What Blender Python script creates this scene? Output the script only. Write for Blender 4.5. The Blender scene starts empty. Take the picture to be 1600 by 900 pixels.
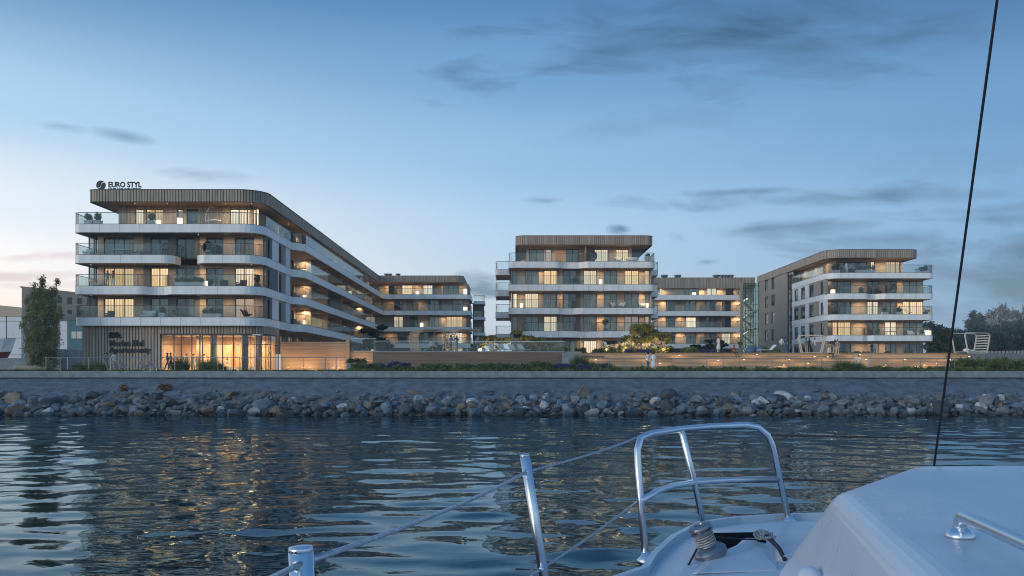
import bpy, math, random
import numpy as np
from mathutils import Vector, Matrix

SC = bpy.context.scene
COL = SC.collection
RND = random.Random(7)
RAD = math.radians

# ------------------------------------------------------------------ camera
CAMZ, FPX, HZ = 3.4, 1400.0, 582.0          # eye height (m), focal length and horizon row in a 1600 x 900 frame
cam_d = bpy.data.cameras.new('camera')
cam_d.sensor_width = 36.0
cam_d.lens = 36.0 * FPX / 1600.0
cam_d.shift_y = (HZ - 450.0) / 1600.0
cam_d.clip_start = 0.05
cam_d.clip_end = 6000.0
cam = bpy.data.objects.new('camera', cam_d)
COL.objects.link(cam)
cam.location = (0, 0, CAMZ)
cam.rotation_euler = (RAD(90), 0, 0)
SC.camera = cam

# ------------------------------------------------------------------ colour management
SC.view_settings.view_transform = 'Standard'
SC.view_settings.look = 'None'
SC.view_settings.exposure = 0.42
SC.view_settings.gamma = 1.0
SC.view_settings.use_curve_mapping = False
SC.cycles.filter_width = 1.0
SC.cycles.max_bounces = 8
SC.cycles.transparent_max_bounces = 16
SC.cycles.caustics_reflective = False
SC.cycles.caustics_refractive = False
SC.cycles.sample_clamp_indirect = 4.0

# ------------------------------------------------------------------ sun (already down to the left, behind thin cloud)
SUN_EL, SUN_AZ = RAD(10.0), RAD(-124.0)        # azimuth from +Y, negative = left
sd = bpy.data.lights.new('sun', 'SUN')
sd.energy = 0.95
sd.angle = RAD(24)
sd.color = (1.0, 0.95, 0.88)
sun = bpy.data.objects.new('sun', sd)
COL.objects.link(sun)
sdir = Vector((math.sin(SUN_AZ) * math.cos(SUN_EL), math.cos(SUN_AZ) * math.cos(SUN_EL), math.sin(SUN_EL)))
sun.rotation_euler = (-sdir).to_track_quat('-Z', 'Y').to_euler()
sun.location = (-60, 60, 60)

# ------------------------------------------------------------------ world: dusk sky
def srgb(r, g, b):
    def f(c):
        c /= 255.0
        return c / 12.92 if c <= 0.04045 else ((c + 0.055) / 1.055) ** 2.4
    return (f(r), f(g), f(b), 1.0)

W = bpy.data.worlds.new('World')
SC.world = W
W.use_nodes = True
wt = W.node_tree
wt.nodes.clear()
def wn(t, **k):
    n = wt.nodes.new(t)
    for a, b in k.items():
        setattr(n, a, b)
    return n
def wl(a, b):
    wt.links.new(a, b)
def wmath(op, a, b=None, c=None, clamp=False):
    n = wn('ShaderNodeMath', operation=op)
    n.use_clamp = clamp
    for i, x in enumerate((a, b, c)):
        if x is None:
            continue
        if isinstance(x, (int, float)):
            n.inputs[i].default_value = x
        else:
            wl(x, n.inputs[i])
    return n.outputs[0]
def wramp(fac, stops, interp='EASE'):
    n = wn('ShaderNodeValToRGB')
    n.color_ramp.interpolation = interp
    el = n.color_ramp.elements
    while len(el) > 1:
        el.remove(el[-1])
    el[0].position, el[0].color = stops[0]
    for p, c in stops[1:]:
        e = el.new(p)
        e.color = c
    wl(fac, n.inputs[0])
    return n.outputs[0]
def wmix(fac, a, b, mode='MIX'):
    n = wn('ShaderNodeMix', data_type='RGBA', blend_type=mode)
    if isinstance(fac, (int, float)):
        n.inputs[0].default_value = fac
    else:
        wl(fac, n.inputs[0])
    for i, x in ((6, a), (7, b)):
        if isinstance(x, tuple):
            n.inputs[i].default_value = x
        else:
            wl(x, n.inputs[i])
    return n.outputs[2]

tc = wn('ShaderNodeTexCoord')
sx = wn('ShaderNodeSeparateXYZ')
wl(tc.outputs['Generated'], sx.inputs[0])
X, Y, Z = sx.outputs
hor = wmath('SQRT', wmath('ADD', wmath('MULTIPLY', X, X), wmath('MULTIPLY', Y, Y)))
el_t = wmath('DIVIDE', Z, hor)                                  # tangent of the elevation
el_n = wmath('DIVIDE', el_t, 1.2, clamp=True)
# east / middle / west columns of the sky, low to high
right = wramp(el_n, [(0.0, srgb(106, 142, 176)), (0.06, srgb(112, 150, 186)), (0.14, srgb(116, 157, 197)), (0.22, srgb(98, 142, 186)), (0.34, srgb(61, 104, 151)), (1.0, srgb(62, 110, 166))])
mid = wramp(el_n, [(0.0, srgb(184, 190, 204)), (0.06, srgb(186, 202, 218)), (0.12, srgb(172, 198, 222)), (0.20, srgb(140, 179, 213)), (0.28, srgb(106, 151, 195)), (0.36, srgb(76, 122, 170)), (1.0, srgb(66, 116, 172))])
left = wramp(el_n, [(0.0, srgb(238, 212, 196)), (0.05, srgb(253, 238, 228)), (0.09, srgb(248, 243, 241)), (0.14, srgb(222, 230, 239)), (0.22, srgb(168, 200, 225)), (0.34, srgb(94, 139, 182)), (1.0, srgb(68, 118, 174))])
az = wmath('ARCTAN2', X, Y)                                     # 0 = straight ahead
f_r = wmath('SMOOTH_MIN', wmath('DIVIDE', az, 0.52, clamp=True), 1.0, 0.1)
f_l = wmath('DIVIDE', wmath('MULTIPLY', az, -1.0), 0.54, clamp=True)
# the afterglow fades again past the sun's azimuth
fade = wmath('SUBTRACT', 1.0, wmath('DIVIDE', wmath('SUBTRACT', wmath('MULTIPLY', az, -1.0), 1.1), 1.2, clamp=True))
f_l = wmath('MULTIPLY', f_l, fade)
behind = wmath('DIVIDE', wmath('SUBTRACT', wmath('ABSOLUTE', az), 1.2), 1.0, clamp=True)
base = wmix(f_r, mid, right)
base = wmix(f_l, base, left)
east = wramp(el_n, [(0.0, srgb(184, 203, 216)), (0.15, srgb(170, 204, 226)), (0.4, srgb(130, 176, 213)), (1.0, srgb(74, 128, 180))])
base = wmix(behind, base, east)

# clouds: a few banks at their own bearings, edges broken up by noise
U = wmath('DIVIDE', X, Y)
V = wmath('DIVIDE', Z, Y)
mp = wn('ShaderNodeCombineXYZ')
wl(wmath('MULTIPLY', U, 7.0), mp.inputs[0]); wl(wmath('MULTIPLY', V, 26.0), mp.inputs[1])
ns = wn('ShaderNodeTexNoise')
ns.inputs['Scale'].default_value = 1.0
ns.inputs['Detail'].default_value = 7.0
ns.inputs['Roughness'].default_value = 0.58
ns.inputs['Distortion'].default_value = 0.4
wl(mp.outputs[0], ns.inputs['Vector'])
nz = wmath('SUBTRACT', ns.outputs['Fac'], 0.5)
def cloud(px, py, w, h, soft, dens, tilt=0.0):
    a = wmath('SUBTRACT', U, (px - 800) / FPX)
    b = wmath('SUBTRACT', wmath('SUBTRACT', V, (HZ - py) / FPX), wmath('MULTIPLY', a, tilt))
    a = wmath('DIVIDE', a, w / FPX); b = wmath('DIVIDE', b, h / FPX)
    r = wmath('SQRT', wmath('ADD', wmath('MULTIPLY', a, a), wmath('MULTIPLY', b, b)))
    r = wmath('ADD', r, wmath('MULTIPLY', nz, 4.2))
    m = wmath('DIVIDE', wmath('SUBTRACT', 1.0, r), soft, clamp=True)
    return wmath('MULTIPLY', m, dens)
banks = [(1330, 310, 320, 19, 1.3, 1.0, 0.02), (1250, 353, 200, 20, 1.3, 0.9, 0.08), (1530, 342, 200, 18, 1.3, 0.9, 0.0), (1610, 430, 290, 115, 1.2, 1.0, 0.0),
         (1480, 332, 270, 16, 1.3, 0.75, 0.03), (1105, 409, 46, 9, 0.9, 0.95, 0.05), (1120, 60, 400, 70, 1.5, 1.0, 0.07), (1270, 100, 220, 36, 1.5, 0.8, 0.1),
         (960, 205, 150, 26, 1.9, 0.4, 0.15), (970, 356, 26, 10, 0.8, 0.9, 0.0), (300, 270, 95, 14, 1.3, 0.5, -0.05), (195, 213, 60, 11, 1.3, 0.5, -0.25), (95, 197, 50, 9, 1.3, 0.45, -0.1),
         (850, 314, 34, 8, 1.0, 0.6, 0.0), (1420, 190, 260, 30, 2.2, 0.25, 0.03), (756, 450, 62, 30, 1.0, 0.85, 0.0), (1500, 255, 240, 28, 2.0, 0.35, 0.02), (1160, 300, 120, 9, 1.2, 0.8, 0.04), (1400, 374, 170, 15, 1.3, 0.7, 0.03)]
cm = None
for b in banks:
    c = cloud(*b)
    cm = c if cm is None else wmath('MAXIMUM', cm, c)
cloudcol = wramp(el_n, [(0.0, srgb(96, 120, 144)), (0.15, srgb(82, 114, 144)), (0.35, srgb(50, 86, 120)), (1.0, srgb(40, 70, 105))])
base = wmix(cm, base, cloudcol)
# thin warm streaks low in the afterglow
cmw = None
for b in [(60, 400, 160, 9, 1.0, 0.55, 0.02), (20, 432, 120, 8, 1.0, 0.6, 0.03), (90, 446, 120, 7, 1.0, 0.4, 0.0)]:
    c = cloud(*b)
    cmw = c if cmw is None else wmath('MAXIMUM', cmw, c)
base = wmix(cmw, base, srgb(206, 184, 190))
# below the horizon: dark, only there so that nothing glows from underneath
base = wmix(wmath('MULTIPLY', Z, -30.0, clamp=True), base, srgb(40, 58, 80))
sky = wn('ShaderNodeTexSky')
sky.sky_type = 'NISHITA'
sky.sun_disc = False
sky.sun_elevation = SUN_EL
sky.sun_rotation = SUN_AZ
nb = wn('ShaderNodeBackground'); nb.inputs[1].default_value = 0.012
wl(sky.outputs[0], nb.inputs[0])
gb = wn('ShaderNodeBackground'); gb.inputs[1].default_value = 0.83
wl(base, gb.inputs[0])
ad = wn('ShaderNodeAddShader')
wl(nb.outputs[0], ad.inputs[0]); wl(gb.outputs[0], ad.inputs[1])
wo = wn('ShaderNodeOutputWorld')
wl(ad.outputs[0], wo.inputs[0])

# ------------------------------------------------------------------ object helpers
def obj(name, me, parent=None, loc=(0, 0, 0), rz=0.0, **props):
    o = bpy.data.objects.new(name, me)
    COL.objects.link(o)
    o.location = loc
    if rz:
        o.rotation_euler = (0, 0, rz)
    if parent is not None:
        o.parent = parent
    for k, v in props.items():
        o[k] = v
    return o
def thing(name, label, cat, loc=(0, 0, 0), rz=0.0, group=None):
    o = bpy.data.objects.new(name, None)
    COL.objects.link(o)
    o.empty_display_size = 0.3
    o.location = loc
    o.rotation_euler = (0, 0, rz)
    return tag(o, label, cat, group)
def tag(o, label, cat, group=None):
    o['label'] = label; o['category'] = cat
    if group:
        o['group'] = group
    return o
def dup(root, loc, rz, label, group=None):
    r = root.copy(); COL.objects.link(r)
    r.location = loc; r.rotation_euler = (0, 0, rz)
    r['label'] = label
    if group:
        r['group'] = group
    for ch in list(root.children):
        c = ch.copy(); COL.objects.link(c); c.parent = r
        for g in list(ch.children):
            d = g.copy(); COL.objects.link(d); d.parent = c
    return r
def setmat(o, m):
    """give this object alone another material (object-level slot)"""
    o.material_slots[0].link = 'OBJECT'
    o.material_slots[0].material = m

class MB:
    """collects geometry, builds ONE mesh"""
    def __init__(s):
        s.v = []; s.f = []
    def add(s, vs, fs):
        b = len(s.v)
        s.v += [tuple(p) for p in vs]
        s.f += [tuple(i + b for i in q) for q in fs]
        return s
    def box(s, x0, x1, y0, y1, z0, z1):
        if x0 > x1: x0, x1 = x1, x0
        if y0 > y1: y0, y1 = y1, y0
        if z0 > z1: z0, z1 = z1, z0
        return s.add([(x0, y0, z0), (x1, y0, z0), (x1, y1, z0), (x0, y1, z0), (x0, y0, z1), (x1, y0, z1), (x1, y1, z1), (x0, y1, z1)],
                     [(0, 3, 2, 1), (4, 5, 6, 7), (0, 1, 5, 4), (1, 2, 6, 5), (2, 3, 7, 6), (3, 0, 4, 7)])
    def hexa(s, lo, hi):
        """a block from four bottom and four top corners, both counter-clockwise"""
        return s.add(list(lo) + list(hi), [(0, 3, 2, 1), (4, 5, 6, 7), (0, 1, 5, 4), (1, 2, 6, 5), (2, 3, 7, 6), (3, 0, 4, 7)])
    def prism(s, poly, z0, z1):
        n = len(poly)
        vs = [(x, y, z0) for x, y in poly] + [(x, y, z1) for x, y in poly]
        fs = [tuple(range(n - 1, -1, -1)), tuple(range(n, 2 * n))]
        fs += [(i, (i + 1) % n, n + (i + 1) % n, n + i) for i in range(n)]
        return s.add(vs, fs)
    def tube(s, pts, r, n=8, caps=True):
        pts = [Vector(p) for p in pts]
        rs = r if isinstance(r, (list, tuple)) else [r] * len(pts)
        vs = []; up = Vector((0, 0, 1))
        t0 = (pts[1] - pts[0]).normalized()
        a = t0.cross(up)
        if a.length < 0.05:
            a = t0.cross(Vector((1, 0, 0)))
        a.normalize()
        for i, p in enumerate(pts):
            if i == 0: t = pts[1] - pts[0]
            elif i == len(pts) - 1: t = pts[-1] - pts[-2]
            else: t = (pts[i + 1] - pts[i]).normalized() + (pts[i] - pts[i - 1]).normalized()
            t.normalize()
            a = (a - t * a.dot(t))
            a.normalize()
            b = t.cross(a)
            for k in range(n):
                w = 2 * math.pi * k / n
                vs.append(p + (a * math.cos(w) + b * math.sin(w)) * rs[i])
        fs = []
        for i in range(len(pts) - 1):
            for k in range(n):
                k2 = (k + 1) % n
                fs.append((i * n + k, i * n + k2, (i + 1) * n + k2, (i + 1) * n + k))
        if caps:
            fs.append(tuple(range(n - 1, -1, -1)))
            fs.append(tuple((len(pts) - 1) * n + k for k in range(n)))
        return s.add(vs, fs)
    def lathe(s, prof, n=16, c=(0, 0, 0), ax=None):
        """profile of (radius, height), turned round the axis ax through c"""
        m = Matrix.Identity(3)
        if ax is not None:
            m = Vector((0, 0, 1)).rotation_difference(Vector(ax)).to_matrix()
        vs = []
        for r, z in prof:
            for k in range(n):
                w = 2 * math.pi * k / n
                vs.append(Vector(c) + m @ Vector((r * math.cos(w), r * math.sin(w), z)))
        fs = []
        for i in range(len(prof) - 1):
            for k in range(n):
                k2 = (k + 1) % n
                fs.append((i * n + k, i * n + k2, (i + 1) * n + k2, (i + 1) * n + k))
        fs.append(tuple(range(n - 1, -1, -1)))
        fs.append(tuple((len(prof) - 1) * n + k for k in range(n)))
        return s.add(vs, fs)
    def ball(s, c, r, n=10, m=7, sq=(1, 1, 1)):
        prof = [(max(1e-3, r * math.sin(math.pi * i / m)), -r * math.cos(math.pi * i / m)) for i in range(m + 1)]
        b = len(s.v)
        s.lathe(prof, n)
        for i in range(b, len(s.v)):
            x, y, z = s.v[i]
            s.v[i] = (c[0] + x * sq[0], c[1] + y * sq[1], c[2] + z * sq[2])
        return s
    def mesh(s, name, mat, smooth=False):
        me = bpy.data.meshes.new(name)
        me.from_pydata(s.v, [], s.f)
        if mat is not None:
            me.materials.append(mat)
        if smooth:
            me.polygons.foreach_set('use_smooth', [True] * len(me.polygons))
        me.update()
        return me
    def obj(s, name, mat, parent=None, loc=(0, 0, 0), rz=0.0, smooth=False, **p):
        return obj(name, s.mesh(name, mat, smooth), parent, loc, rz, **p)

def bevel(o, w=0.01, seg=2, ang=35):
    m = o.modifiers.new('bevel', 'BEVEL')
    m.width = w; m.segments = seg; m.limit_method = 'ANGLE'; m.angle_limit = RAD(ang)
    return o
def px(x, d):
    return (x - 800.0) * d / FPX
def pz(y, d):
    return CAMZ + (HZ - y) * d / FPX
# ------------------------------------------------------------------ materials
M = {}
def mat(name, col, rough=0.6, metal=0.0, var=0.18, scale=3.0, bump=0.0, bscale=None, stretch=(1, 1, 1), spec=0.5, var2=None, coat=0.0, rand=0.0):
    m = bpy.data.materials.new(name)
    m.use_nodes = True
    t = m.node_tree
    b = t.nodes['Principled BSDF']
    b.inputs['Roughness'].default_value = rough
    b.inputs['Metallic'].default_value = metal
    b.inputs['Specular IOR Level'].default_value = spec
    b.inputs['Coat Weight'].default_value = coat
    tcn = t.nodes.new('ShaderNodeTexCoord')
    mp = t.nodes.new('ShaderNodeMapping')
    mp.inputs['Scale'].default_value = stretch
    t.links.new(tcn.outputs['Object'], mp.inputs[0])
    n = t.nodes.new('ShaderNodeTexNoise')
    n.inputs['Scale'].default_value = scale
    n.inputs['Detail'].default_value = 6
    t.links.new(mp.outputs[0], n.inputs['Vector'])
    r = t.nodes.new('ShaderNodeValToRGB')
    c0 = tuple(max(0, c * (1 - var)) for c in col) + (1,)
    c1 = tuple(min(1, c * (1 + var)) for c in (var2 or col)) + (1,)
    r.color_ramp.elements[0].position = 0.3; r.color_ramp.elements[0].color = c0
    r.color_ramp.elements[1].position = 0.7; r.color_ramp.elements[1].color = c1
    t.links.new(n.outputs['Fac'], r.inputs[0])
    out = r.outputs[0]
    if rand:
        oi = t.nodes.new('ShaderNodeObjectInfo')
        mr = t.nodes.new('ShaderNodeMapRange')
        mr.inputs[3].default_value = 1 - rand; mr.inputs[4].default_value = 1 + rand
        t.links.new(oi.outputs['Random'], mr.inputs[0])
        vm = t.nodes.new('ShaderNodeVectorMath'); vm.operation = 'SCALE'
        t.links.new(out, vm.inputs[0]); t.links.new(mr.outputs[0], vm.inputs['Scale'])
        out = vm.outputs[0]
    t.links.new(out, b.inputs['Base Color'])
    if bump:
        n2 = t.nodes.new('ShaderNodeTexNoise')
        n2.inputs['Scale'].default_value = bscale or scale * 6
        n2.inputs['Detail'].default_value = 5
        t.links.new(mp.outputs[0], n2.inputs['Vector'])
        bp = t.nodes.new('ShaderNodeBump')
        bp.inputs['Strength'].default_value = bump
        bp.inputs['Distance'].default_value = 0.05
        t.links.new(n2.outputs['Fac'], bp.inputs['Height'])
        t.links.new(bp.outputs[0], b.inputs['Normal'])
    M[name] = m
    return m

def glass(name, tint, fac, edge=0.6, rough=0.02):
    m = bpy.data.materials.new(name)
    m.use_nodes = True
    t = m.node_tree
    t.nodes.clear()
    tr = t.nodes.new('ShaderNodeBsdfTransparent'); tr.inputs[0].default_value = tint + (1,)
    gl = t.nodes.new('ShaderNodeBsdfGlossy'); gl.inputs['Roughness'].default_value = rough
    gl.inputs['Color'].default_value = (0.85, 0.95, 0.97, 1)
    lw = t.nodes.new('ShaderNodeLayerWeight'); lw.inputs[0].default_value = 0.25
    mr = t.nodes.new('ShaderNodeMapRange'); mr.inputs[3].default_value = fac; mr.inputs[4].default_value = edge
    mx = t.nodes.new('ShaderNodeMixShader')
    o = t.nodes.new('ShaderNodeOutputMaterial')
    t.links.new(lw.outputs['Fresnel'], mr.inputs[0]); t.links.new(mr.outputs[0], mx.inputs[0])
    t.links.new(tr.outputs[0], mx.inputs[1]); t.links.new(gl.outputs[0], mx.inputs[2]); t.links.new(mx.outputs[0], o.inputs[0])
    M[name] = m
    return m

def glow(name, col, strength, fold=0.0, fscale=5.0):
    m = bpy.data.materials.new(name)
    m.use_nodes = True
    t = m.node_tree
    t.nodes.clear()
    e = t.nodes.new('ShaderNodeEmission')
    e.inputs[0].default_value = col + (1,)
    e.inputs[1].default_value = strength
    if fold:                                     # fold shading and weave of a curtain lit from the room, painted into emission
        tcn = t.nodes.new('ShaderNodeTexCoord')
        w = t.nodes.new('ShaderNodeTexWave')
        w.inputs['Scale'].default_value = fscale
        w.inputs['Distortion'].default_value = 1.5
        w.inputs['Detail'].default_value = 3
        w.inputs['Detail Scale'].default_value = 0.6
        oi = t.nodes.new('ShaderNodeObjectInfo')
        ad = t.nodes.new('ShaderNodeVectorMath'); ad.operation = 'ADD'
        t.links.new(tcn.outputs['Object'], ad.inputs[0]); t.links.new(oi.outputs['Location'], ad.inputs[1])
        t.links.new(ad.outputs[0], w.inputs['Vector'])
        mr = t.nodes.new('ShaderNodeMapRange')
        mr.inputs[3].default_value = strength * (1 - fold); mr.inputs[4].default_value = strength
        t.links.new(w.outputs['Fac'], mr.inputs[0])
        r2 = t.nodes.new('ShaderNodeMapRange')
        r2.inputs[3].default_value = 0.55; r2.inputs[4].default_value = 1.2
        t.links.new(oi.outputs['Random'], r2.inputs[0])
        mu = t.nodes.new('ShaderNodeMath'); mu.operation = 'MULTIPLY'
        t.links.new(mr.outputs[0], mu.inputs[0]); t.links.new(r2.outputs[0], mu.inputs[1])
        t.links.new(mu.outputs[0], e.inputs[1])
        cr_ = t.nodes.new('ShaderNodeValToRGB')                     # every room has its own bulb colour
        cr_.color_ramp.elements[0].color = (1.0, col[1] * 0.88, col[2] * 0.75, 1); cr_.color_ramp.elements[1].color = (1.0, min(1, col[1] * 1.18), col[2] * 1.7, 1)
        fr_ = t.nodes.new('ShaderNodeMath'); fr_.operation = 'FRACT'
        m7 = t.nodes.new('ShaderNodeMath'); m7.operation = 'MULTIPLY'; m7.inputs[1].default_value = 7.31
        t.links.new(oi.outputs['Random'], m7.inputs[0]); t.links.new(m7.outputs[0], fr_.inputs[0]); t.links.new(fr_.outputs[0], cr_.inputs[0]); t.links.new(cr_.outputs[0], e.inputs[0])
    o = t.nodes.new('ShaderNodeOutputMaterial')
    t.links.new(e.outputs[0], o.inputs[0])
    M[name] = m
    return m

mat('white_band', (0.83, 0.82, 0.80), 0.45, var=0.07, scale=1.3, stretch=(1.5, 1.5, 0.35))
mat('white_wall', (0.76, 0.76, 0.78), 0.6, var=0.05, scale=0.8)
mat('wood_batten', (0.37, 0.295, 0.23), 0.6, var=0.3, scale=1.6, stretch=(3.0, 3.0, 0.15))
mat('wood_wall', (0.44, 0.34, 0.25), 0.6, var=0.14, scale=2.5, stretch=(5.0, 5.0, 0.2), rand=0.08)
mat('wood_soffit', (0.40, 0.30, 0.21), 0.6, var=0.2, scale=2, stretch=(1, 6, 1))
mat('back_board', (0.20, 0.16, 0.125), 0.8)
mat('grey_wall', (0.15, 0.147, 0.145), 0.7, var=0.08, scale=1.0)
mat('taupe_wall', (0.33, 0.28, 0.235), 0.7, var=0.08, scale=1.0, stretch=(4, 4, 0.3))
mat('roof_cap', (0.10, 0.10, 0.11), 0.5)
mat('slab', (0.30, 0.27, 0.25), 0.7)
mat('frame', (0.055, 0.052, 0.052), 0.4, var=0.05)
mat('handrail', (0.10, 0.085, 0.075), 0.35, 0.4, var=0.05)
mat('dark_room', (0.045, 0.052, 0.058), 0.9, var=0.5, scale=0.8)  # darkness of the unlit rooms is put into this colour
mat('curtain', (0.56, 0.52, 0.46), 0.9, var=0.25, scale=3.0, stretch=(3, 3, 0.1), rand=0.3)
glow('lit_curtain', (1.0, 0.66, 0.325), 1.4, 0.5, 1.1)
glow('dim_curtain', (0.95, 0.64, 0.38), 0.5, 0.4, 1.6)
glow('lamp_glow', (1.0, 0.72, 0.40), 1.5)
glow('downlight_glow', (1.0, 0.74, 0.45), 0.7)
glow('lantern_glow', (1.0, 0.80, 0.55), 1.7)
glow('strip_glow', (1.0, 0.62, 0.25), 2.2)
glass('pane', (0.84, 0.87, 0.88), 0.05, 0.7)
glass('balustrade_glass', (0.90, 0.945, 0.945), 0.028, 0.4)
glass('clear_pane', (0.92, 0.93, 0.92), 0.025, 0.35)
glass('stair_glass', (0.66, 0.76, 0.69), 0.10, 0.7)
mat('concrete', (0.22, 0.255, 0.275), 0.85, var=0.22, scale=2.2, bump=0.3, bscale=14)
mat('paving', (0.115, 0.145, 0.172), 0.9, var=0.35, scale=1.2, bump=0.2, bscale=6)
mat('promenade', (0.26, 0.25, 0.24), 0.9, var=0.15)
mat('ground', (0.20, 0.20, 0.19), 0.9, var=0.2, scale=0.05)
mat('deck_wood', (0.47, 0.30, 0.17), 0.55, var=0.28, scale=1.5, stretch=(0.15, 4, 6), rand=0.1)
mat('lobby_wood', (0.60, 0.42, 0.25), 0.5, var=0.15, scale=1.5, stretch=(4, 4, 0.2))
mat('podium_wood', (0.19, 0.13, 0.09), 0.6, var=0.3, scale=1.5, stretch=(0.15, 4, 6), rand=0.1)
mat('pale_frame', (0.56, 0.50, 0.43), 0.5, var=0.08)
mat('steel', (0.72, 0.76, 0.80), 0.34, 1.0, var=0.06, scale=6)
mat('winch_metal', (0.26, 0.28, 0.30), 0.38, 0.85, var=0.1, scale=20)
mat('galvanised', (0.30, 0.33, 0.36), 0.4, 0.7, var=0.1)
mat('black_metal', (0.012, 0.012, 0.014), 0.5, var=0.1)
mat('gelcoat', (0.54, 0.60, 0.66), 0.42, var=0.04, scale=1.4, bump=0.015, bscale=5)
t_ = M['gelcoat'].node_tree; n_ = t_.nodes.new('ShaderNodeTexNoise'); n_.inputs['Scale'].default_value = 2.2; n_.inputs['Detail'].default_value = 8       # faint salt film
r_ = t_.nodes.new('ShaderNodeMapRange'); r_.inputs[1].default_value = 0.35; r_.inputs[2].default_value = 0.7; r_.inputs[3].default_value = 0.22; r_.inputs[4].default_value = 0.44
t_.links.new([n for n in t_.nodes if n.type == 'TEX_COORD'][0].outputs['Object'], n_.inputs['Vector']); t_.links.new(n_.outputs['Fac'], r_.inputs[0]); t_.links.new(r_.outputs[0], t_.nodes['Principled BSDF'].inputs['Roughness'])
mat('nonskid', (0.56, 0.58, 0.61), 0.7, var=0.05, scale=3, bump=0.25, bscale=420)
mat('hatch_shade', (0.004, 0.005, 0.007), 0.9, spec=0.05)
mat('rope_grey', (0.34, 0.33, 0.31), 0.9, var=0.4, scale=160)
mat('rope_dark', (0.03, 0.035, 0.04), 0.9, var=0.4, scale=160)
mat('wire', (0.45, 0.47, 0.50), 0.35, 0.9, var=0.3, scale=120)
mat('leaf_poplar', (0.18, 0.19, 0.085), 0.55, var=0.42, scale=0.9, var2=(0.25, 0.26, 0.13))
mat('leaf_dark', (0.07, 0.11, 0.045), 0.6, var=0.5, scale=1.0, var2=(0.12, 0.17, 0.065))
mat('leaf_mid', (0.14, 0.18, 0.14), 0.7, var=0.4, scale=0.5, var2=(0.19, 0.22, 0.165))  # tree-belt green, lightened with distance haze put into the colour
mat('leaf_pine', (0.022, 0.045, 0.026), 0.6, var=0.5, scale=1.4)
mat('leaf_bright', (0.11, 0.14, 0.026), 0.6, var=0.5, scale=1.2, var2=(0.20, 0.21, 0.05))
mat('leaf_far', (0.18, 0.21, 0.19), 0.8, var=0.35, scale=0.3, var2=(0.23, 0.255, 0.22))  # far foliage, haze painted in as a paler colour
mat('leaf_bare', (0.42, 0.39, 0.35), 0.9, var=0.2, scale=0.3)  # distant twigs, faded by haze painted into the colour
mat('plume', (0.68, 0.60, 0.44), 0.8, var=0.25, scale=2)
mat('lavender', (0.060, 0.050, 0.17), 0.8, var=0.5, scale=2, var2=(0.09, 0.08, 0.24))
mat('grass', (0.095, 0.145, 0.045), 0.8, var=0.5, scale=1.2, var2=(0.16, 0.20, 0.065))
mat('bark', (0.085, 0.07, 0.055), 0.9, var=0.4, scale=6, stretch=(1, 1, 0.2))
mat('soil', (0.04, 0.032, 0.025), 0.95)
mat('planter', (0.48, 0.52, 0.55), 0.5, var=0.06)
mat('planter_dark', (0.07, 0.075, 0.08), 0.5, var=0.06)
mat('white_fabric', (0.72, 0.71, 0.68), 0.85, var=0.06)
mat('grey_fabric', (0.24, 0.26, 0.28), 0.9, var=0.12)
mat('dark_fabric', (0.035, 0.038, 0.042), 0.9, var=0.15)
mat('teal_paint', (0.055, 0.17, 0.20), 0.7, var=0.1)
mat('brick_far', (0.58, 0.37, 0.26), 0.85, var=0.15, scale=2)
mat('warehouse', (0.75, 0.72, 0.72), 0.8, var=0.08, scale=0.2)
mat('beige_trim', (0.50, 0.38, 0.26), 0.8, var=0.1)
mat('hull_white', (0.70, 0.71, 0.74), 0.4, var=0.06)
mat('hull_red', (0.16, 0.018, 0.018), 0.45, var=0.15)
mat('lettering', (0.012, 0.012, 0.014), 0.5, var=0.05)
mat('dark_glass', (0.02, 0.03, 0.035), 0.1, var=0.2)
mat('rust', (0.22, 0.13, 0.08), 0.8, var=0.3, scale=4)
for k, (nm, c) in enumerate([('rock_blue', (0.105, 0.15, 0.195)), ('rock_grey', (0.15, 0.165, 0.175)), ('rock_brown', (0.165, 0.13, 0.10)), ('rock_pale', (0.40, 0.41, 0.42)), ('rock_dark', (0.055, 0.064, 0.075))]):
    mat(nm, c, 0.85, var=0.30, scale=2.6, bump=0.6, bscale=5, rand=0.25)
for nm, c in [('skin', (0.48, 0.30, 0.22)), ('hair_dark', (0.03, 0.02, 0.015)), ('cloth_white', (0.72, 0.70, 0.68)), ('cloth_dark', (0.03, 0.032, 0.04)), ('cloth_blue', (0.07, 0.13, 0.22)),
              ('cloth_red', (0.33, 0.05, 0.04)), ('cloth_grey', (0.22, 0.23, 0.25)), ('cloth_sand', (0.48, 0.36, 0.26)), ('shoe', (0.05, 0.045, 0.04))]:
    mat(nm, c, 0.8, var=0.12, scale=8)

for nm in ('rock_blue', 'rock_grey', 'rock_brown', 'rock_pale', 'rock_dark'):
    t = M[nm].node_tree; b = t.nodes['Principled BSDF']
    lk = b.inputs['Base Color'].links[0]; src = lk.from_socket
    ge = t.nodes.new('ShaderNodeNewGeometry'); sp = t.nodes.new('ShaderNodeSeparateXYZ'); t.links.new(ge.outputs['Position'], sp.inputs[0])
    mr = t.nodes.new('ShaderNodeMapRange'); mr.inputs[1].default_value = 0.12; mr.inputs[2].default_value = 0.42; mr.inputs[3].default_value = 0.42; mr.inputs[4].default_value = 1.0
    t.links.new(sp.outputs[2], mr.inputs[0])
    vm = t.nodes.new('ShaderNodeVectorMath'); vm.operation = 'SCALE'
    t.links.new(src, vm.inputs[0]); t.links.new(mr.outputs[0], vm.inputs['Scale']); t.links.new(vm.outputs[0], b.inputs['Base Color'])

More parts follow.
